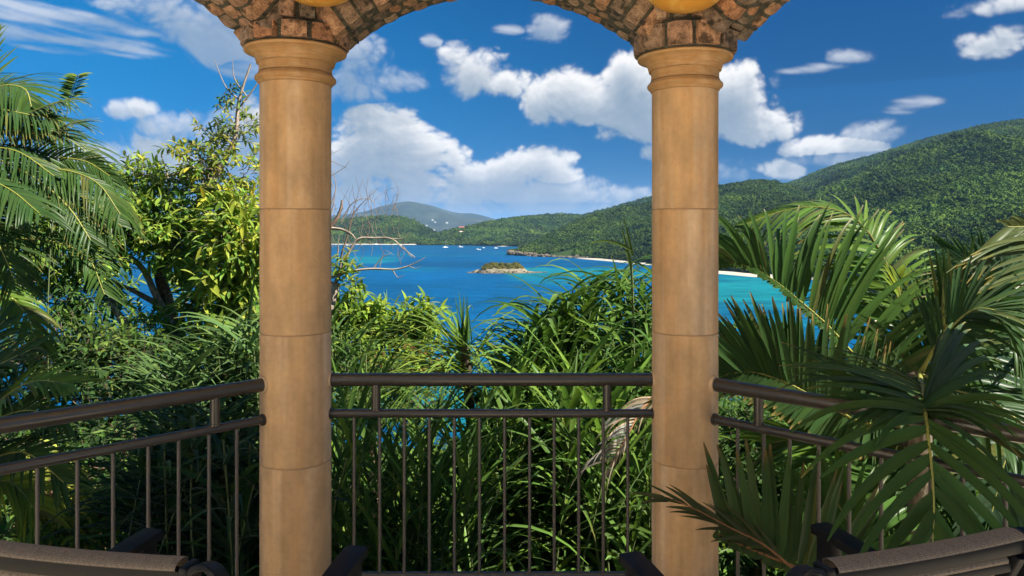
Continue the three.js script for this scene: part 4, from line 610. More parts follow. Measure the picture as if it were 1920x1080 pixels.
// palm at the right edge
{
  const c = [2060, 640, 4.8], crown = P(...c), B = new Palm('palm_tree', 'palm at the right edge with yellow edged leaflets pointing left', onGround(crown));
  B.trunk([onGround(crown), crown], .1, .08);
  B.frond([c, [2040, 560, 4.6], [2000, 480, 4.5], [1945, 430, 4.45], [1890, 425, 4.4]], { n: 40, from: .1, hint: V(.2, .25, .95), up: .2, down: .95, a0: 66, a1: 26, lift: 0, liftDown: .08, droop: .5, wid: .036, col: GREEN.olive, tip: [.26, .19, .03], seed: 50, segs: 7 });
  B.frond([c, [2000, 600, 4.9], [1930, 545, 5.0], [1850, 520, 5.1], [1780, 540, 5.2], [1740, 590, 5.2]], { n: 44, from: .1, hint: V(0, .3, .95), up: .34, down: .5, a0: 78, a1: 35, lift: .05, droop: .6, wid: .038, col: GREEN.blue, seed: 51, segs: 6 });
  B.frond([c, [1990, 640, 5.2], [1910, 580, 5.4], [1830, 500, 5.5], [1780, 480, 5.6]], { n: 40, from: .1, hint: V(0, .2, 1), up: .42, down: .42, a0: 70, a1: 30, lift: .05, droop: .4, wid: .04, col: GREEN.deep, seed: 52, segs: 6 });
  B.frond([c, [2000, 690, 4.6], [1920, 680, 4.5], [1840, 700, 4.4], [1770, 760, 4.3]], { n: 40, from: .1, hint: V(0, .8, .6), up: .45, down: .55, a0: 74, a1: 30, lift: 0, droop: .9, wid: .036, col: GREEN.palm, seed: 53, segs: 6 });
  B.frond([c, [2010, 720, 4.4], [1950, 760, 4.2], [1890, 850, 4.0], [1860, 960, 3.9]], { n: 40, from: .1, hint: V(.1, .7, .7), up: .6, down: .6, a0: 70, a1: 30, lift: 0, droop: .6, wid: .05, col: GREEN.blue, seed: 54, segs: 6 });
  B.done(200);
}
// low frond that comes through the right railing
{
  const c = [1585, 1120, 3.15], crown = P(...c), B = new Palm('young_palm', 'young palm with a brown ribbed frond crossing the right column', onGround(crown));
  B.frond([c, [1540, 1082, 3.08], [1475, 1056, 3.0], [1425, 1036, 2.95], [1378, 1016, 2.92], [1345, 1000, 2.9]], { n: 20, from: .12, hint: V(.05, .1, 1), up: .46, down: .04, a0: 82, a1: 40, lift: .05, droop: .2, wid: .056, col: [.045, .085, .022], tip: [.16, .10, .03], seed: 60, ribMat: rachisBrown, segs: 6, taper: .25, face: .1, rib: .010 });
  B.frond([c, [1500, 1075, 2.95], [1430, 1020, 2.9], [1370, 990, 2.86], [1318, 962, 2.84], [1270, 940, 2.83], [1238, 934, 2.82]], { n: 9, from: .45, hint: V(.05, .5, .8), up: .22, down: .2, a0: 18, a1: 8, lift: .0, droop: .35, wid: .02, col: [.05, .06, .02], tip: [.10, .07, .03], seed: 61, ribMat: rachisBrown, segs: 6, rib: .006 });
  B.frond([c, [1600, 1050, 3.2], [1590, 980, 3.3], [1560, 930, 3.35]], { n: 18, from: .1, hint: V(0, .3, 1), up: .4, down: .4, a0: 60, a1: 20, lift: 0, droop: .3, wid: .04, col: GREEN.palm, seed: 62 });
  B.done(120);
}
// dead frond hanging by the railing
{
  const a = P(1215, 760, 4.6), t = thing('dead_palm_frond', 'withered grey palm frond hanging beside the right column behind the railing', 'palm frond', a), r = rng(70), list = [];
  const pts = [P(1240, 742, 4.7), P(1205, 765, 4.6), P(1180, 810, 4.5), P(1150, 865, 4.45)], cv = new THREE.CatmullRomCurve3(pts); part('midrib', tubeGeo(pts, .008, .003, a), rachisBrown, t);
  for (let i = 0; i < 46; i++) { const q = .05 + .95 * i / 46, p = cv.getPoint(q), T = cv.getTangent(q), s = i % 2 ? 1 : -1, d = T.clone().multiplyScalar(.5).add(V(-.9 * (s > 0 ? 1 : .5), s > 0 ? .25 : -.7, (r() - .5) * .6)); const m = blade(p, d, V(r() - .5, .3, 1), .20 + .14 * r(), .015, { droop: 2.2, segs: 6, col: jit([.19, .165, .125], r, .4), twist: (r() - .5) * 3 }); m.len = .3; list.push(m); }
  leaves(list, t, a, deadMat, 60, 'leaflet', 'leaflets');
}

// ---------------------------------------------------------------- strap leaved plants
function strap(name, label, tops, { seed, n, spread = .2, depth = .5, len = [.35, .65], wid = .034, per = 13, col = GREEN.palm, col2 = GREEN.fresh, most = 200, droop = [.8, 2.2], caneLen = 1.1, rise = .8, cat = 'plant', lean }) {
  const r = rng(seed), list = [], c0 = P(...tops[0]), t0 = onGround(c0), t = thing(name, label, cat, t0);
  for (let k = 0; k < n; k++) {
    const f = k / n * (tops.length - 1), i = Math.floor(f), a = tops[i], b = tops[Math.min(tops.length - 1, i + 1)], e = r(), h = Math.pow(r(), 1.3);
    const d = mix(a[2], b[2], e) + (r() - .5) * depth, top = P(mix(a[0], b[0], e) + (r() - .5) * spread * F / d * .4, mix(a[1], b[1], e) + 8 + h * (a[3] ?? 150), d);
    const foot = V(top.x + (r() - .5) * .7, Math.max(ground(top.x, top.z), top.y - caneLen - r() * .6), top.z + (r() - .5) * .5), mid = top.clone().lerp(foot, .5).add(V((r() - .5) * .15, 0, (r() - .5) * .15));
    part('cane', tubeGeo([foot, mid, top], .011, .006, t0, 5, 6), greenCane, t); const cv = new THREE.CatmullRomCurve3([foot, mid, top]);
    for (let j = 0; j < per; j++) {
      const q = 1 - Math.pow(j / per, 1.2) * .8, p = cv.getPoint(q), az = j * 2.4 + r() * 1.2, el = mix(.95, .25, (1 - q) * 1.2) * rise + (r() - .5) * .4, dir = V(Math.cos(az) * Math.cos(el), Math.sin(el), Math.sin(az) * Math.cos(el)); if (lean) dir.add(lean);
      const L = mix(len[0], len[1], r()), m = blade(p, dir, Y.clone().addScaledVector(dir, -.2).add(V((r() - .5) * .5, 0, (r() - .5) * .5)), L, wid * (.65 + .6 * r()), { droop: mix(droop[0], droop[1], r()), segs: 7, fold: .18, prof: 2, col: jit(r() < .45 ? col2 : col, r, .25), twist: (r() - .5) * 1.2, tip: r() < .12 ? [.25, .20, .06] : undefined }); m.len = L; list.push(m);
    }
  }
  leaves(list, t, t0, leafMat, most, 'leaf', 'foliage'); return t;
}
strap('strap_leaf_plant', 'tall clump of glossy strap leaves rising above the railing beside the right column', [[935, 690, 6.3, 110], [972, 640, 6.3, 140], [1010, 592, 6.3, 170], [1055, 548, 6.4, 200], [1100, 522, 6.5, 240], [1150, 512, 6.5, 240], [1200, 512, 6.5, 240], [1235, 500, 6.4, 240]], { seed: 101, n: 120, per: 16, depth: 1.1, most: 300, col: [.056, .125, .018], col2: [.105, .195, .024], len: [.4, .75], wid: .066, droop: [1.0, 3.0] });
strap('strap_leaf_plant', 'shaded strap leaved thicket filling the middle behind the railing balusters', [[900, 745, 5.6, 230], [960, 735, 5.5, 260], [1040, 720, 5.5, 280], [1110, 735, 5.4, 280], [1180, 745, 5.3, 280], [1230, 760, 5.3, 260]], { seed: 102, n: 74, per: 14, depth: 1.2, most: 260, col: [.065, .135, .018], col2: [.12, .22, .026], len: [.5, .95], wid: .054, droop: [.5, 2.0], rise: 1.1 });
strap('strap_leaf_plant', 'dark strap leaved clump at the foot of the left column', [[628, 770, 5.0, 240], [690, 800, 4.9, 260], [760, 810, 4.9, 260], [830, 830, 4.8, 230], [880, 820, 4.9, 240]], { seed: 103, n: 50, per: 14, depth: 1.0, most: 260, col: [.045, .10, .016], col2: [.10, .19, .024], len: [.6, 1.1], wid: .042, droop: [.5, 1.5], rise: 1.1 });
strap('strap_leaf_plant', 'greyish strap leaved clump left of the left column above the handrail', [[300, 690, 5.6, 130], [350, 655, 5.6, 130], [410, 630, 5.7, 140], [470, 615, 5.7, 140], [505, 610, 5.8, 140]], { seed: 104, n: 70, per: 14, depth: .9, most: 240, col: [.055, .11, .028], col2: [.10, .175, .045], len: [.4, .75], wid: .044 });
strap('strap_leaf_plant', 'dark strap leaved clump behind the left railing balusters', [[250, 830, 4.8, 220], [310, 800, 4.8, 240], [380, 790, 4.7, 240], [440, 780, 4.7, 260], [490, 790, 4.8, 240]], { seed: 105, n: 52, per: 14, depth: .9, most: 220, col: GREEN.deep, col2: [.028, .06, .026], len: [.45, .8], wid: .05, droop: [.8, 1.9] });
strap('strap_leaf_plant', 'green strap leaves just right of the left column above the handrail', [[615, 575, 6.6, 110], [650, 600, 6.4, 110], [690, 640, 6.2, 80]], { seed: 106, n: 18, per: 12, depth: .6, most: 150, col: GREEN.palm, col2: [.07, .13, .03], len: [.35, .7], wid: .036 });
// screw pine: long leaves hanging from a spiky head
{
  const head = P(872, 648, 5.9), base = onGround(head), t = thing('screw_pine', 'spiky screw pine with long bright leaves drooping to the left over the handrail', 'plant', base), r = rng(110), list = [];
  part('trunk', tubeGeo([base, base.clone().lerp(head, .6).add(V(.1, 0, 0)), head], .05, .04, base, 8), barkMat([.09, .075, .05]), t);
  for (let k = 0; k < 130; k++) { const az = Math.PI + (r() - .5) * (r() < .6 ? 2.4 : 5.6), el = k < 12 ? 1.4 + (r() - .5) * .25 : -.2 + 1.0 * r(), L = k < 12 ? .30 + .14 * r() : .6 + .6 * r(), d = V(Math.cos(az) * Math.cos(el), Math.sin(el), Math.sin(az) * Math.cos(el)); const m = blade(head.clone().add(V((r() - .5) * .1, k < 12 ? 0 : -.35 * r(), (r() - .5) * .1)), d, Y, L, .030 * (.7 + .5 * r()), { droop: k < 12 ? .2 : 1.0 + 1.3 * r(), segs: 8, fold: .25, prof: 2, col: jit(k < 12 ? GREEN.palm : r() < .6 ? [.17, .25, .035] : [.11, .19, .025], r, .25) }); m.len = L; list.push(m); }
  leaves(list, t, base, leafMat, 130, 'leaf', 'foliage');
}
// two tall single blades standing over the clump
{
  const foot = P(1182, 540, 6.0), base = onGround(foot), t = thing('reed', 'single tall reed with a pointed tip standing above the strap leaves', 'reed', base), r = rng(112);
  part('stem', tubeGeo([base, P(1188, 700, 6.0), P(1186, 545, 6.0), P(1184, 500, 6.0)], .012, .010, base, 6), greenCane, t);
  for (const [a, b, L, w, dr] of [[1184, 505, .36, .036, .10], [1186, 480, .36, .030, .16], [1186, 470, .42, .03, 1.6]]) part('leaf', blade(P(a, b, 6.0), dr > 1 ? V(-.9, .5, .1) : V(-.22, 1, 0), V(-.2, 0, 1), L, w, { droop: dr, segs: 8, prof: 2, col: [.10, .15, .03] }).build(base), leafMat, t);
}

// ---------------------------------------------------------------- broad leaved trees and shrubs
function sprig(list, r, p0, dir, L, n, len, wid, colf, droopTwig = .4) {
  const pts = [p0.clone()], t = dir.clone().normalize(), p = p0.clone(); for (let k = 0; k < 4; k++) { p.addScaledVector(t, L / 4); t.y -= droopTwig / 4; t.add(V((r() - .5) * .25, 0, (r() - .5) * .25)).normalize(); pts.push(p.clone()); }
  const cv = new THREE.CatmullRomCurve3(pts);
  for (let k = 0; k < n; k++) { const q = .2 + .8 * (k + r() * .6) / n, a = cv.getPoint(Math.min(1, q)), T = cv.getTangent(Math.min(1, q)), ang = k * 2.4 + r(), u = V(.4, .8, .3).cross(T).normalize(), v = V().crossVectors(T, u), d = T.clone().multiplyScalar(.75).addScaledVector(u, Math.cos(ang)).addScaledVector(v, Math.sin(ang)); d.y -= .25; const l = len * (.6 + .7 * r()), m = blade(a, d, Y.clone().add(V((r() - .5) * 1.3, .2, (r() - .5) * 1.3)), l, wid * (.7 + .5 * r()), { droop: .5 + r() * .8, segs: 3, fold: .16, prof: 1, col: colf(r) }); m.len = l; list.push(m); }
  return pts;
}
function clusterTree({ gain = 1, name, label, category, base, limbs, clumps, seed, bark, most = 250, twigR = .007, leafM = softLeafMat, trunkName = 'branch' }) {
  const r = rng(seed), t = thing(name, label, category, base), list = [], twigs = [];
  limbs.forEach((l, i) => part(i ? trunkName : 'trunk', tubeGeo(l.pts.map(c => Array.isArray(c) ? P(...c) : c), l.r0, l.r1, base, 8), l.mat || bark, t));
  for (const [px, py, rx, ry, d, n, tone, len, wid, dz] of clumps) {
    const c = P(px, py, d), k = d / F, R = V(rx * k, ry * k, (dz ?? (rx + ry) / 2 * k));
    for (let i = 0; i < n; i++) {
      const a = V(r() * 2 - 1, r() * 2 - 1, r() * 2 - 1); if (a.lengthSq() > 1) { i--; continue; } const q = a.clone().normalize().multiplyScalar(Math.pow(a.length(), .6)), p = c.clone().add(V(q.x * R.x, q.y * R.y, q.z * R.z)), o = q.clone().add(V((r() - .5) * .9, .25 + (r() - .5) * .7, (r() - .5) * .9)), L = len * (1.6 + 1.6 * r()), st = p.clone().addScaledVector(o.clone().normalize(), -L * .5);
      const pts = sprig(list, r, st, o, L, 7 + Math.floor(r() * 6), len, wid, q2 => jit(Array.isArray(tone[0]) ? tone[Math.floor(q2() * tone.length)] : tone, q2, .28).map(v => Math.min(.42, v * gain))); if (r() < .8) twigs.push(tubeGeo([st.clone().lerp(c, .45 * r()), ...pts], twigR * (.5 + .6 * r()), .002, base, 4, 7));
    }
  }
  if (twigs.length) part('twigs', mergeGeometries(twigs), bark, t, 'stuff');
  leaves(list, t, base, leafM, most, 'leaf', 'foliage'); return t;
}
const BRIGHT = [[.24, .34, .03], [.18, .29, .03], [.28, .35, .035], [.13, .22, .025]], LIME = [[.19, .26, .025], [.14, .22, .025], [.24, .28, .03], [.11, .19, .025]], MIXED = [[.10, .18, .022], GREEN.palm, [.07, .135, .02], [.13, .195, .025]], DARK = [GREEN.deep, [.045, .10, .016], [.024, .055, .012]];
{
  const trunk = P(345, 790, 9.5), base = onGround(trunk);
  clusterTree({ gain: 1.4, name: 'broadleaf_tree', label: 'spreading broad leaved tree with yellow green leaves left of the left column', category: 'tree', base, seed: 201, bark: paleBark, most: 300,
    limbs: [
      { pts: [base, P(350, 800, 9.5), P(338, 690, 9.5), P(322, 610, 9.5), P(312, 560, 9.5), P(300, 512, 9.5), P(310, 470, 9.5)], r0: .12, r1: .06, mat: brownBark },
      { pts: [P(338, 665, 9.5), P(322, 620, 9.4), P(308, 585, 9.4), P(288, 545, 9.3), P(272, 510, 9.3), P(240, 480, 9.2), P(180, 462, 9.1), P(110, 455, 9)], r0: .055, r1: .02 },
      { pts: [P(296, 570, 9.4), P(270, 556, 9.4), P(250, 545, 9.3), P(215, 530, 9.2), P(150, 500, 9.1)], r0: .04, r1: .015 },
      { pts: [P(310, 480, 9.5), P(330, 430, 9.5), P(372, 380, 9.4), P(410, 320, 9.4), P(440, 260, 9.4), P(448, 190, 9.4), P(470, 120, 9.4)], r0: .07, r1: .01 },
      { pts: [P(318, 470, 9.5), P(360, 470, 9.3), P(420, 440, 9.2), P(470, 420, 9.1), P(520, 400, 9.0)], r0: .05, r1: .014 },
      { pts: [P(330, 440, 9.5), P(290, 390, 9.5), P(285, 350, 9.5), P(320, 328, 9.4), P(362, 322, 9.4)], r0: .04, r1: .018, mat: paleBark },
      { pts: [P(345, 430, 9.3), P(325, 395, 9.2), P(318, 370, 9.2), P(314, 330, 9.2), P(302, 290, 9.2)], r0: .025, r1: .006, mat: paleBark },
      { pts: [P(500, 500, 8.8), P(462, 468, 8.8), P(444, 440, 8.8), P(420, 432, 8.8), P(370, 402, 8.8)], r0: .022, r1: .008, mat: paleBark },
      { pts: [P(345, 705, 9.4), P(322, 650, 9.3), P(318, 615, 9.3)], r0: .05, r1: .03 }, { pts: [P(350, 690, 9.3), P(332, 640, 9.2), P(326, 606, 9.2)], r0: .05, r1: .03, mat: paleBark },
      { pts: [P(285, 690, 9.0), P(270, 655, 9), P(245, 617, 9), P(222, 590, 9), P(205, 560, 9)], r0: .06, r1: .035, mat: paleBark },
      { pts: [P(450, 200, 9.4), P(480, 160, 9.4), P(500, 118, 9.4)], r0: .012, r1: .004 }, { pts: [P(452, 190, 9.4), P(425, 165, 9.4), P(402, 112, 9.4)], r0: .012, r1: .003, mat: paleBark }, { pts: [P(462, 180, 9.4), P(440, 148, 9.4), P(436, 110, 9.4)], r0: .010, r1: .003, mat: paleBark }, { pts: [P(440, 262, 9.4), P(395, 250, 9.4), P(350, 205, 9.4)], r0: .012, r1: .003, mat: paleBark }],
    clumps: [[455, 235, 30, 50, 9.4, 24, [[.20, .22, .04], GREEN.olive, [.26, .26, .04], GREEN.fresh], .11, .036], [400, 270, 40, 34, 9.4, 16, [[.20, .22, .04], GREEN.olive, [.28, .27, .05]], .11, .036], [430, 175, 9, 26, 9.4, 6, [GREEN.olive, GREEN.palm], .09, .034], [430, 320, 76, 46, 9.3, 52, [[.18, .22, .035], GREEN.olive, GREEN.fresh, GREEN.yellow, [.24, .27, .04]], .12, .040], [395, 340, 40, 34, 9.3, 16, [GREEN.olive, GREEN.yellow, GREEN.fresh], .12, .042], [455, 385, 60, 34, 9.0, 60, [...LIME, GREEN.yellow, [.24, .28, .03]], .15, .05], [380, 410, 60, 38, 9.2, 70, [...MIXED, [.19, .25, .03]], .15, .05], [440, 445, 70, 34, 8.7, 80, [...LIME, [.24, .28, .03]], .17, .055], [430, 500, 64, 40, 8.7, 70, [...LIME, [.24, .28, .03]], .17, .055], [470, 560, 44, 50, 8.9, 60, [...MIXED, [.19, .25, .03]], .16, .055], [400, 570, 54, 40, 9, 56, [...MIXED, [.19, .25, .03]], .15, .05], [360, 500, 30, 30, 9.4, 26, [...MIXED, [.19, .25, .03]], .13, .045], [300, 400, 60, 34, 9.3, 90, [...[...MIXED, [.19, .25, .03]], GREEN.lime], .13, .045], [230, 420, 70, 44, 9.1, 120, [...[...MIXED, [.19, .25, .03]], GREEN.lime], .12, .042], [215, 480, 56, 30, 8.9, 44, [...[...MIXED, [.19, .25, .03]], GREEN.lime], .12, .042], [330, 450, 50, 40, 9.0, 60, [...LIME, GREEN.fresh], .14, .046], [250, 330, 70, 26, 9.2, 40, [...LIME, GREEN.olive], .11, .04], [370, 290, 50, 40, 9.3, 26, [GREEN.olive, GREEN.lime, GREEN.yellow], .12, .042], [150, 400, 80, 40, 9.2, 110, [...[...MIXED, [.19, .25, .03]], GREEN.lime], .12, .042], [60, 410, 80, 46, 9.1, 80, [...MIXED, [.19, .25, .03]], .12, .042], [100, 470, 90, 40, 9.0, 110, [...[...MIXED, [.19, .25, .03]], GREEN.lime], .12, .042], [30, 520, 60, 50, 9, 70, [...MIXED, [.19, .25, .03]], .12, .042], [160, 560, 56, 44, 9.0, 70, [GREEN.palm, GREEN.deep], .12, .042], [250, 350, 50, 28, 9.4, 40, [...MIXED, [.19, .25, .03]], .11, .04], [330, 350, 40, 22, 9.4, 26, [...MIXED, [.19, .25, .03]], .11, .04], [300, 460, 34, 24, 9.3, 26, [...MIXED, [.19, .25, .03]], .12, .042], [440, 640, 60, 36, 8.6, 46, LIME, .16, .052], [280, 620, 46, 36, 9, 40, [...MIXED, [.19, .25, .03]], .12, .042], [120, 540, 130, 60, 11.5, 90, [...[...MIXED, [.19, .25, .03]], GREEN.lime], .15, .05], [400, 540, 90, 70, 11.5, 70, [...[...MIXED, [.19, .25, .03]], GREEN.lime], .16, .052], [240, 640, 120, 30, 10.5, 60, [...MIXED, [.19, .25, .03]], .14, .046], [375, 625, 40, 30, 9, 30, [...MIXED, [.19, .25, .03]], .14, .05]] });
}
{
  const p = P(180, 760, 8.2), base = onGround(p);
  clusterTree({ name: 'dense_shrub', label: 'dense dark small leaved shrub behind the left railing', category: 'shrub', base, seed: 202, bark: brownBark, most: 120, limbs: [{ pts: [base, P(190, 900, 8.2), P(180, 700, 8.2)], r0: .06, r1: .02 }, { pts: [P(186, 820, 8.2), P(250, 720, 8.1)], r0: .03, r1: .01 }],
    clumps: [[130, 660, 110, 60, 8.2, 170, [...DARK, ...MIXED], .10, .038], [230, 690, 100, 60, 8.0, 170, [...DARK, ...MIXED], .10, .038], [330, 690, 100, 60, 9.4, 120, MIXED, .12, .042], [420, 700, 90, 60, 9.4, 110, MIXED, .12, .042], [60, 700, 90, 70, 8.0, 120, DARK, .09, .036], [180, 780, 130, 80, 7.6, 170, DARK, .09, .036], [300, 740, 70, 60, 7.8, 80, [GREEN.palm, GREEN.deep], .09, .036], [90, 860, 130, 80, 7.2, 160, [...DARK, GREEN.fresh], .1, .036], [280, 880, 160, 90, 7.0, 200, [...DARK, GREEN.palm], .1, .036], [60, 960, 130, 70, 6.6, 120, [...DARK, ...MIXED], .1, .036], [420, 880, 100, 110, 6.8, 130, DARK, .1, .036], [300, 1010, 220, 70, 6.4, 170, DARK, .1, .036]] });
}
{
  const p = P(90, 940, 5.4), base = onGround(p);
  clusterTree({ name: 'yellow_shrub', label: 'sunlit yellow leaved shrub low behind the left railing', category: 'shrub', base, seed: 203, bark: brownBark, most: 80, limbs: [{ pts: [base, P(95, 1000, 5.4), P(98, 900, 5.4)], r0: .03, r1: .01 }], clumps: [[100, 915, 34, 40, 5.5, 20, [[.42, .36, .05], [.34, .33, .05], [.2, .24, .03]], .14, .036], [110, 985, 60, 36, 5.5, 30, [[.34, .33, .06], [.2, .25, .03], GREEN.fresh], .13, .034], [190, 950, 44, 50, 5.8, 24, LIME, .12, .036]] });
}
{
  const p = P(700, 760, 8.6), base = onGround(p);
  clusterTree({ name: 'bright_shrub', label: 'bright lime green shrub between the left column and the bay', category: 'shrub', base, seed: 204, bark: brownBark, most: 280, limbs: [{ pts: [base, P(700, 900, 8.6), P(690, 700, 8.6), P(665, 600, 8.6)], r0: .08, r1: .02 }, { pts: [P(694, 760, 8.6), P(740, 660, 8.6), P(775, 610, 8.6)], r0: .04, r1: .01 }],
    clumps: [[640, 582, 44, 30, 8.6, 60, BRIGHT, .14, .046], [690, 594, 36, 22, 8.6, 50, BRIGHT, .14, .046], [730, 630, 40, 26, 8.6, 50, BRIGHT, .12, .04], [786, 598, 30, 24, 8.5, 46, BRIGHT, .14, .046], [660, 650, 60, 34, 8.5, 80, [...BRIGHT, GREEN.fresh], .12, .038], [740, 672, 70, 36, 8.5, 100, [...BRIGHT, [.30, .16, .05]], .10, .034], [800, 690, 34, 34, 8.5, 40, [...BRIGHT, [.30, .16, .05]], .10, .034], [650, 710, 60, 44, 8.2, 80, MIXED, .11, .038], [720, 740, 60, 50, 8.0, 80, MIXED, .1, .036], [780, 760, 50, 50, 7.8, 50, [...MIXED, ...DARK], .1, .036], [590, 640, 50, 70, 8.6, 60, MIXED, .12, .04]] });
}
{
  const p = P(1420, 900, 5.3), base = onGround(p);
  clusterTree({ name: 'dense_shrub', label: 'dark green shrub behind the railing just right of the right column', category: 'shrub', base, seed: 206, bark: brownBark, most: 80, limbs: [{ pts: [base, P(1420, 960, 5.3), P(1410, 850, 5.3)], r0: .04, r1: .01 }], clumps: [[1430, 680, 90, 50, 6.4, 60, [GREEN.palm, GREEN.deep], .12, .036], [1390, 800, 60, 50, 5.6, 40, [GREEN.palm, GREEN.deep, GREEN.fresh], .10, .03], [1420, 890, 80, 80, 5.5, 70, [GREEN.palm, GREEN.deep], .11, .034], [1500, 960, 90, 80, 5.4, 60, DARK, .11, .034], [1400, 1020, 70, 70, 5.3, 50, DARK, .11, .034]] });
}
// bare dead tree just right of the left column
{
  const foot = P(560, 760, 8.2), base = onGround(foot), t = thing('dead_tree', 'bare dead tree with pale twisted branches right of the left column', 'tree', base), r = rng(210);
  const L = (pts, r0, r1, m = paleBark, n = 'branch') => part(n, tubeGeo(pts.map(c => P(...c, 8.0 + (c[2] || 0))), r0 * .74, r1 * .74, base, 7), m, t);
  part('trunk', tubeGeo([base, P(575, 760, 8.1), P(600, 640, 8.0), P(628, 530, 8.0)], .09, .06, base, 8), paleBark, t);
  L([[610, 550], [635, 522], [640, 480], [652, 440], [662, 400], [668, 372]], .022, .004, greyBark); L([[625, 535], [640, 510], [656, 470], [672, 448], [700, 446], [735, 448], [756, 466], [778, 482]], .026, .005); L([[736, 448], [757, 446], [768, 434]], .009, .003); L([[756, 462], [770, 480], [779, 484]], .008, .003);
  L([[620, 520], [660, 508], [700, 504], [740, 505], [762, 500], [785, 490], [798, 482]], .022, .004); L([[735, 505], [746, 520], [758, 516]], .010, .003); L([[700, 503], [718, 482], [735, 474]], .010, .003); L([[712, 500], [722, 470], [738, 478]], .006, .002); L([[765, 499], [780, 503], [790, 498]], .007, .003);
  L([[600, 440], [618, 425], [630, 412], [640, 388], [641, 375]], .045, .014, greyBark); L([[618, 428], [640, 430], [660, 440], [666, 448]], .026, .008); L([[612, 420], [622, 395], [628, 370]], .018, .004); L([[600, 470], [606, 440], [604, 410], [622, 380], [630, 350], [624, 320]], .02, .003); L([[632, 500], [634, 460], [636, 440]], .012, .004);
  L([[640, 415], [662, 380], [690, 372], [706, 384]], .010, .002); L([[655, 420], [668, 395], [684, 392]], .008, .002); L([[662, 400], [680, 380], [710, 352]], .009, .002, greyBark); L([[620, 330], [648, 312], [656, 300]], .006, .002); L([[618, 300], [640, 310], [655, 318]], .006, .002); L([[625, 350], [612, 318], [622, 290], [640, 280]], .007, .002);
  for (let k = 0; k < 70; k++) { const x = 622 + r() * 130, y = 370 + r() * 130; L([[x, y], [x + (r() - .5) * 22, y - 12 - r() * 16], [x + (r() - .5) * 36, y - 24 - r() * 28]], .004, .0015, r() < .5 ? paleBark : greyBark, 'twig'); }
  const list = []; for (let k = 0; k < 16; k++) sprig(list, r, P(628 + r() * 40, 505 + r() * 45, 7.9), V(r() - .4, r() - .1, r() - .5), .25, 8, .10, .036, q => jit(LIME[Math.floor(q() * 4)], q)); leaves(list, t, base, softLeafMat, 60, 'leaf', 'foliage');
}
// shoots behind the left palm against the sky
{
  const foot = P(120, 380, 7.4), base = onGround(foot), t = thing('slender_shrub', 'slender shoot with paired leaves standing against the sky by the left palm', 'shrub', base), r = rng(220), list = [];
  const pts = [base, P(90, 560, 7.4), P(112, 300, 7.4), P(128, 200, 7.4), P(146, 140, 7.4)]; part('stem', tubeGeo(pts, .009, .003, base, 6), greenCane, t); const cv = new THREE.CatmullRomCurve3(pts, false, 'centripetal');
  for (let k = 0; k < 30; k++) { const q = .80 + .2 * k / 30, p = cv.getPoint(q), s = k % 2 ? 1 : -1, m = blade(p, V(s, .35, (r() - .5) * .8), V(0, .8, .6), .12 + .04 * r(), .042, { droop: .5, segs: 4, prof: 1, col: jit(r() < .3 ? GREEN.lime : GREEN.palm, r) }); m.len = .13; list.push(m); }
  leaves(list, t, base, softLeafMat, 40, 'leaf', 'foliage');
}
// flowering plant far down behind the railing
{
  const c = P(1010, 1010, 7.5), base = onGround(c), r = rng(230), pinkMat = new THREE.MeshStandardMaterial({ color: rgb(.55, .10, .32), roughness: .8, side: THREE.DoubleSide });
  const t = clusterTree({ name: 'flowering_shrub', label: 'low shrub dotted with pink flowers below the middle of the railing', category: 'shrub', base, seed: 231, bark: brownBark, most: 60, limbs: [{ pts: [base, P(1010, 1060, 7.5), P(1012, 980, 7.5)], r0: .03, r1: .01 }], clumps: [[1000, 980, 70, 60, 7.6, 60, [...MIXED, ...LIME], .08, .03], [1060, 1000, 60, 70, 7.6, 50, [...MIXED, [.35, .30, .2]], .08, .03], [950, 1040, 60, 50, 7.4, 40, MIXED, .08, .03]] });
  for (let k = 0; k < 34; k++) { const p = P(945 + r() * 145, 950 + r() * 120, 7.05 + r() * .3), g = []; for (let q = 0; q < 5; q++) { const a = q * 1.2566 + r() * .2; g.push(blade(p, V(Math.cos(a), Math.sin(a), .3), V(0, .2, 1), .022, .018, { droop: .2, segs: 2, prof: 1, fold: .1 }).build(base)); } part('flower', mergeGeometries(g), pinkMat, t); }
}

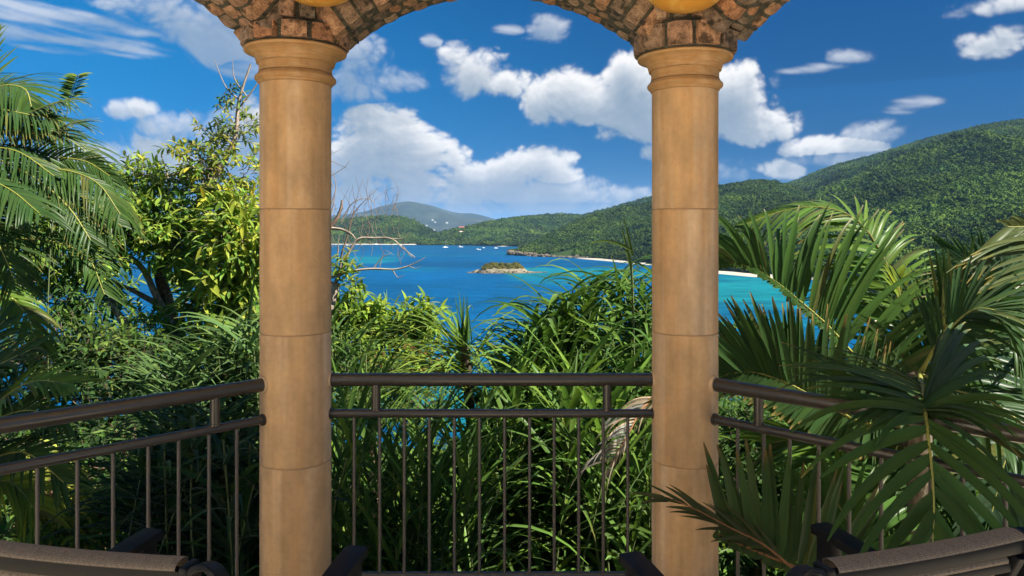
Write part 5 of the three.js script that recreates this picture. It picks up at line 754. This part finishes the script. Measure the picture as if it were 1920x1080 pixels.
// ---------------------------------------------------------------- slope under the terrace and its undergrowth
{
  const pos = [], col = [], idx = [], N = 110, M = 70; for (let i = 0; i <= N; i++) for (let j = 0; j <= M; j++) { const d = 2.2 * Math.pow(95, j / M), a = mix(-1.25, 1.25, i / N), x = Math.sin(a) * d, z = -Math.cos(a) * d - 1.6, y = ground(x, z), n = 1 + fbm(x / 3, z / 3, 2, 4); pos.push(x, y, z); col.push(.055 * n, .05 * n, .028 * n); }
  for (let i = 0; i < N; i++) for (let j = 0; j < M; j++) { const a = i * (M + 1) + j, b = a + M + 1; idx.push(a, b + 1, b, a, a + 1, b + 1); }
  const g = new THREE.BufferGeometry(); g.setAttribute('position', new THREE.Float32BufferAttribute(pos, 3)); g.setAttribute('color', new THREE.Float32BufferAttribute(col, 3)); g.setIndex(idx); g.computeVertexNormals(); struct('ground', g, new THREE.MeshStandardMaterial({ vertexColors: true, roughness: 1, side: THREE.DoubleSide }), 'steep overgrown slope below the terrace');
  const r = rng(240), kinds = [DARK, MIXED, [...MIXED, GREEN.lime]].map((tones, k) => { const list = []; for (let i = 0; i < 60; i++) { const o = V(r() * 2 - 1, r() * 1.2 - .1, r() * 2 - 1).normalize(); sprig(list, r, o.clone().multiplyScalar(.25 + .3 * r()).setY(Math.abs(o.y) * .6 + .1), o, .5 + .3 * r(), 9, .16, .055, q => jit(tones[Math.floor(q() * tones.length)], q)); } const mass = new MB(); list.forEach(m => mass.add(m)); return mass.build(); });
  const spots = [[], [], []];
  for (let k = 0; k < 2600; k++) { const d = 4.6 * Math.pow(20, r()), a = mix(-.95, .95, r()), x = Math.sin(a) * d, z = -Math.cos(a) * d - 1, s = (.55 + .5 * r()) * (1 + Math.min(1.6, d / 30)), y = ground(x, z), top = screen(V(x, y + s * 1.5, z)); if (z > -4.4) continue; if (top[0] > 560 && top[0] < 1300 && top[1] < 850) continue; spots[Math.floor(r() * 3)].push([x, y, z, s]); }
  spots.forEach((l, k) => { const im = new THREE.InstancedMesh(kinds[k], softLeafMat, l.length), m = new THREE.Matrix4(); l.forEach(([x, y, z, s], i) => { m.makeRotationY(r() * 6.28).scale(V(s * 1.2, s * 1.4, s * 1.2)).setPosition(x, y, z); im.setMatrixAt(i, m); }); im.name = numbered('undergrowth'); shade(im); tag(im, 'leafy undergrowth on the slope below the terrace', null, null, 'stuff'); scene.add(im); });
}
renderer.render(scene, camera);
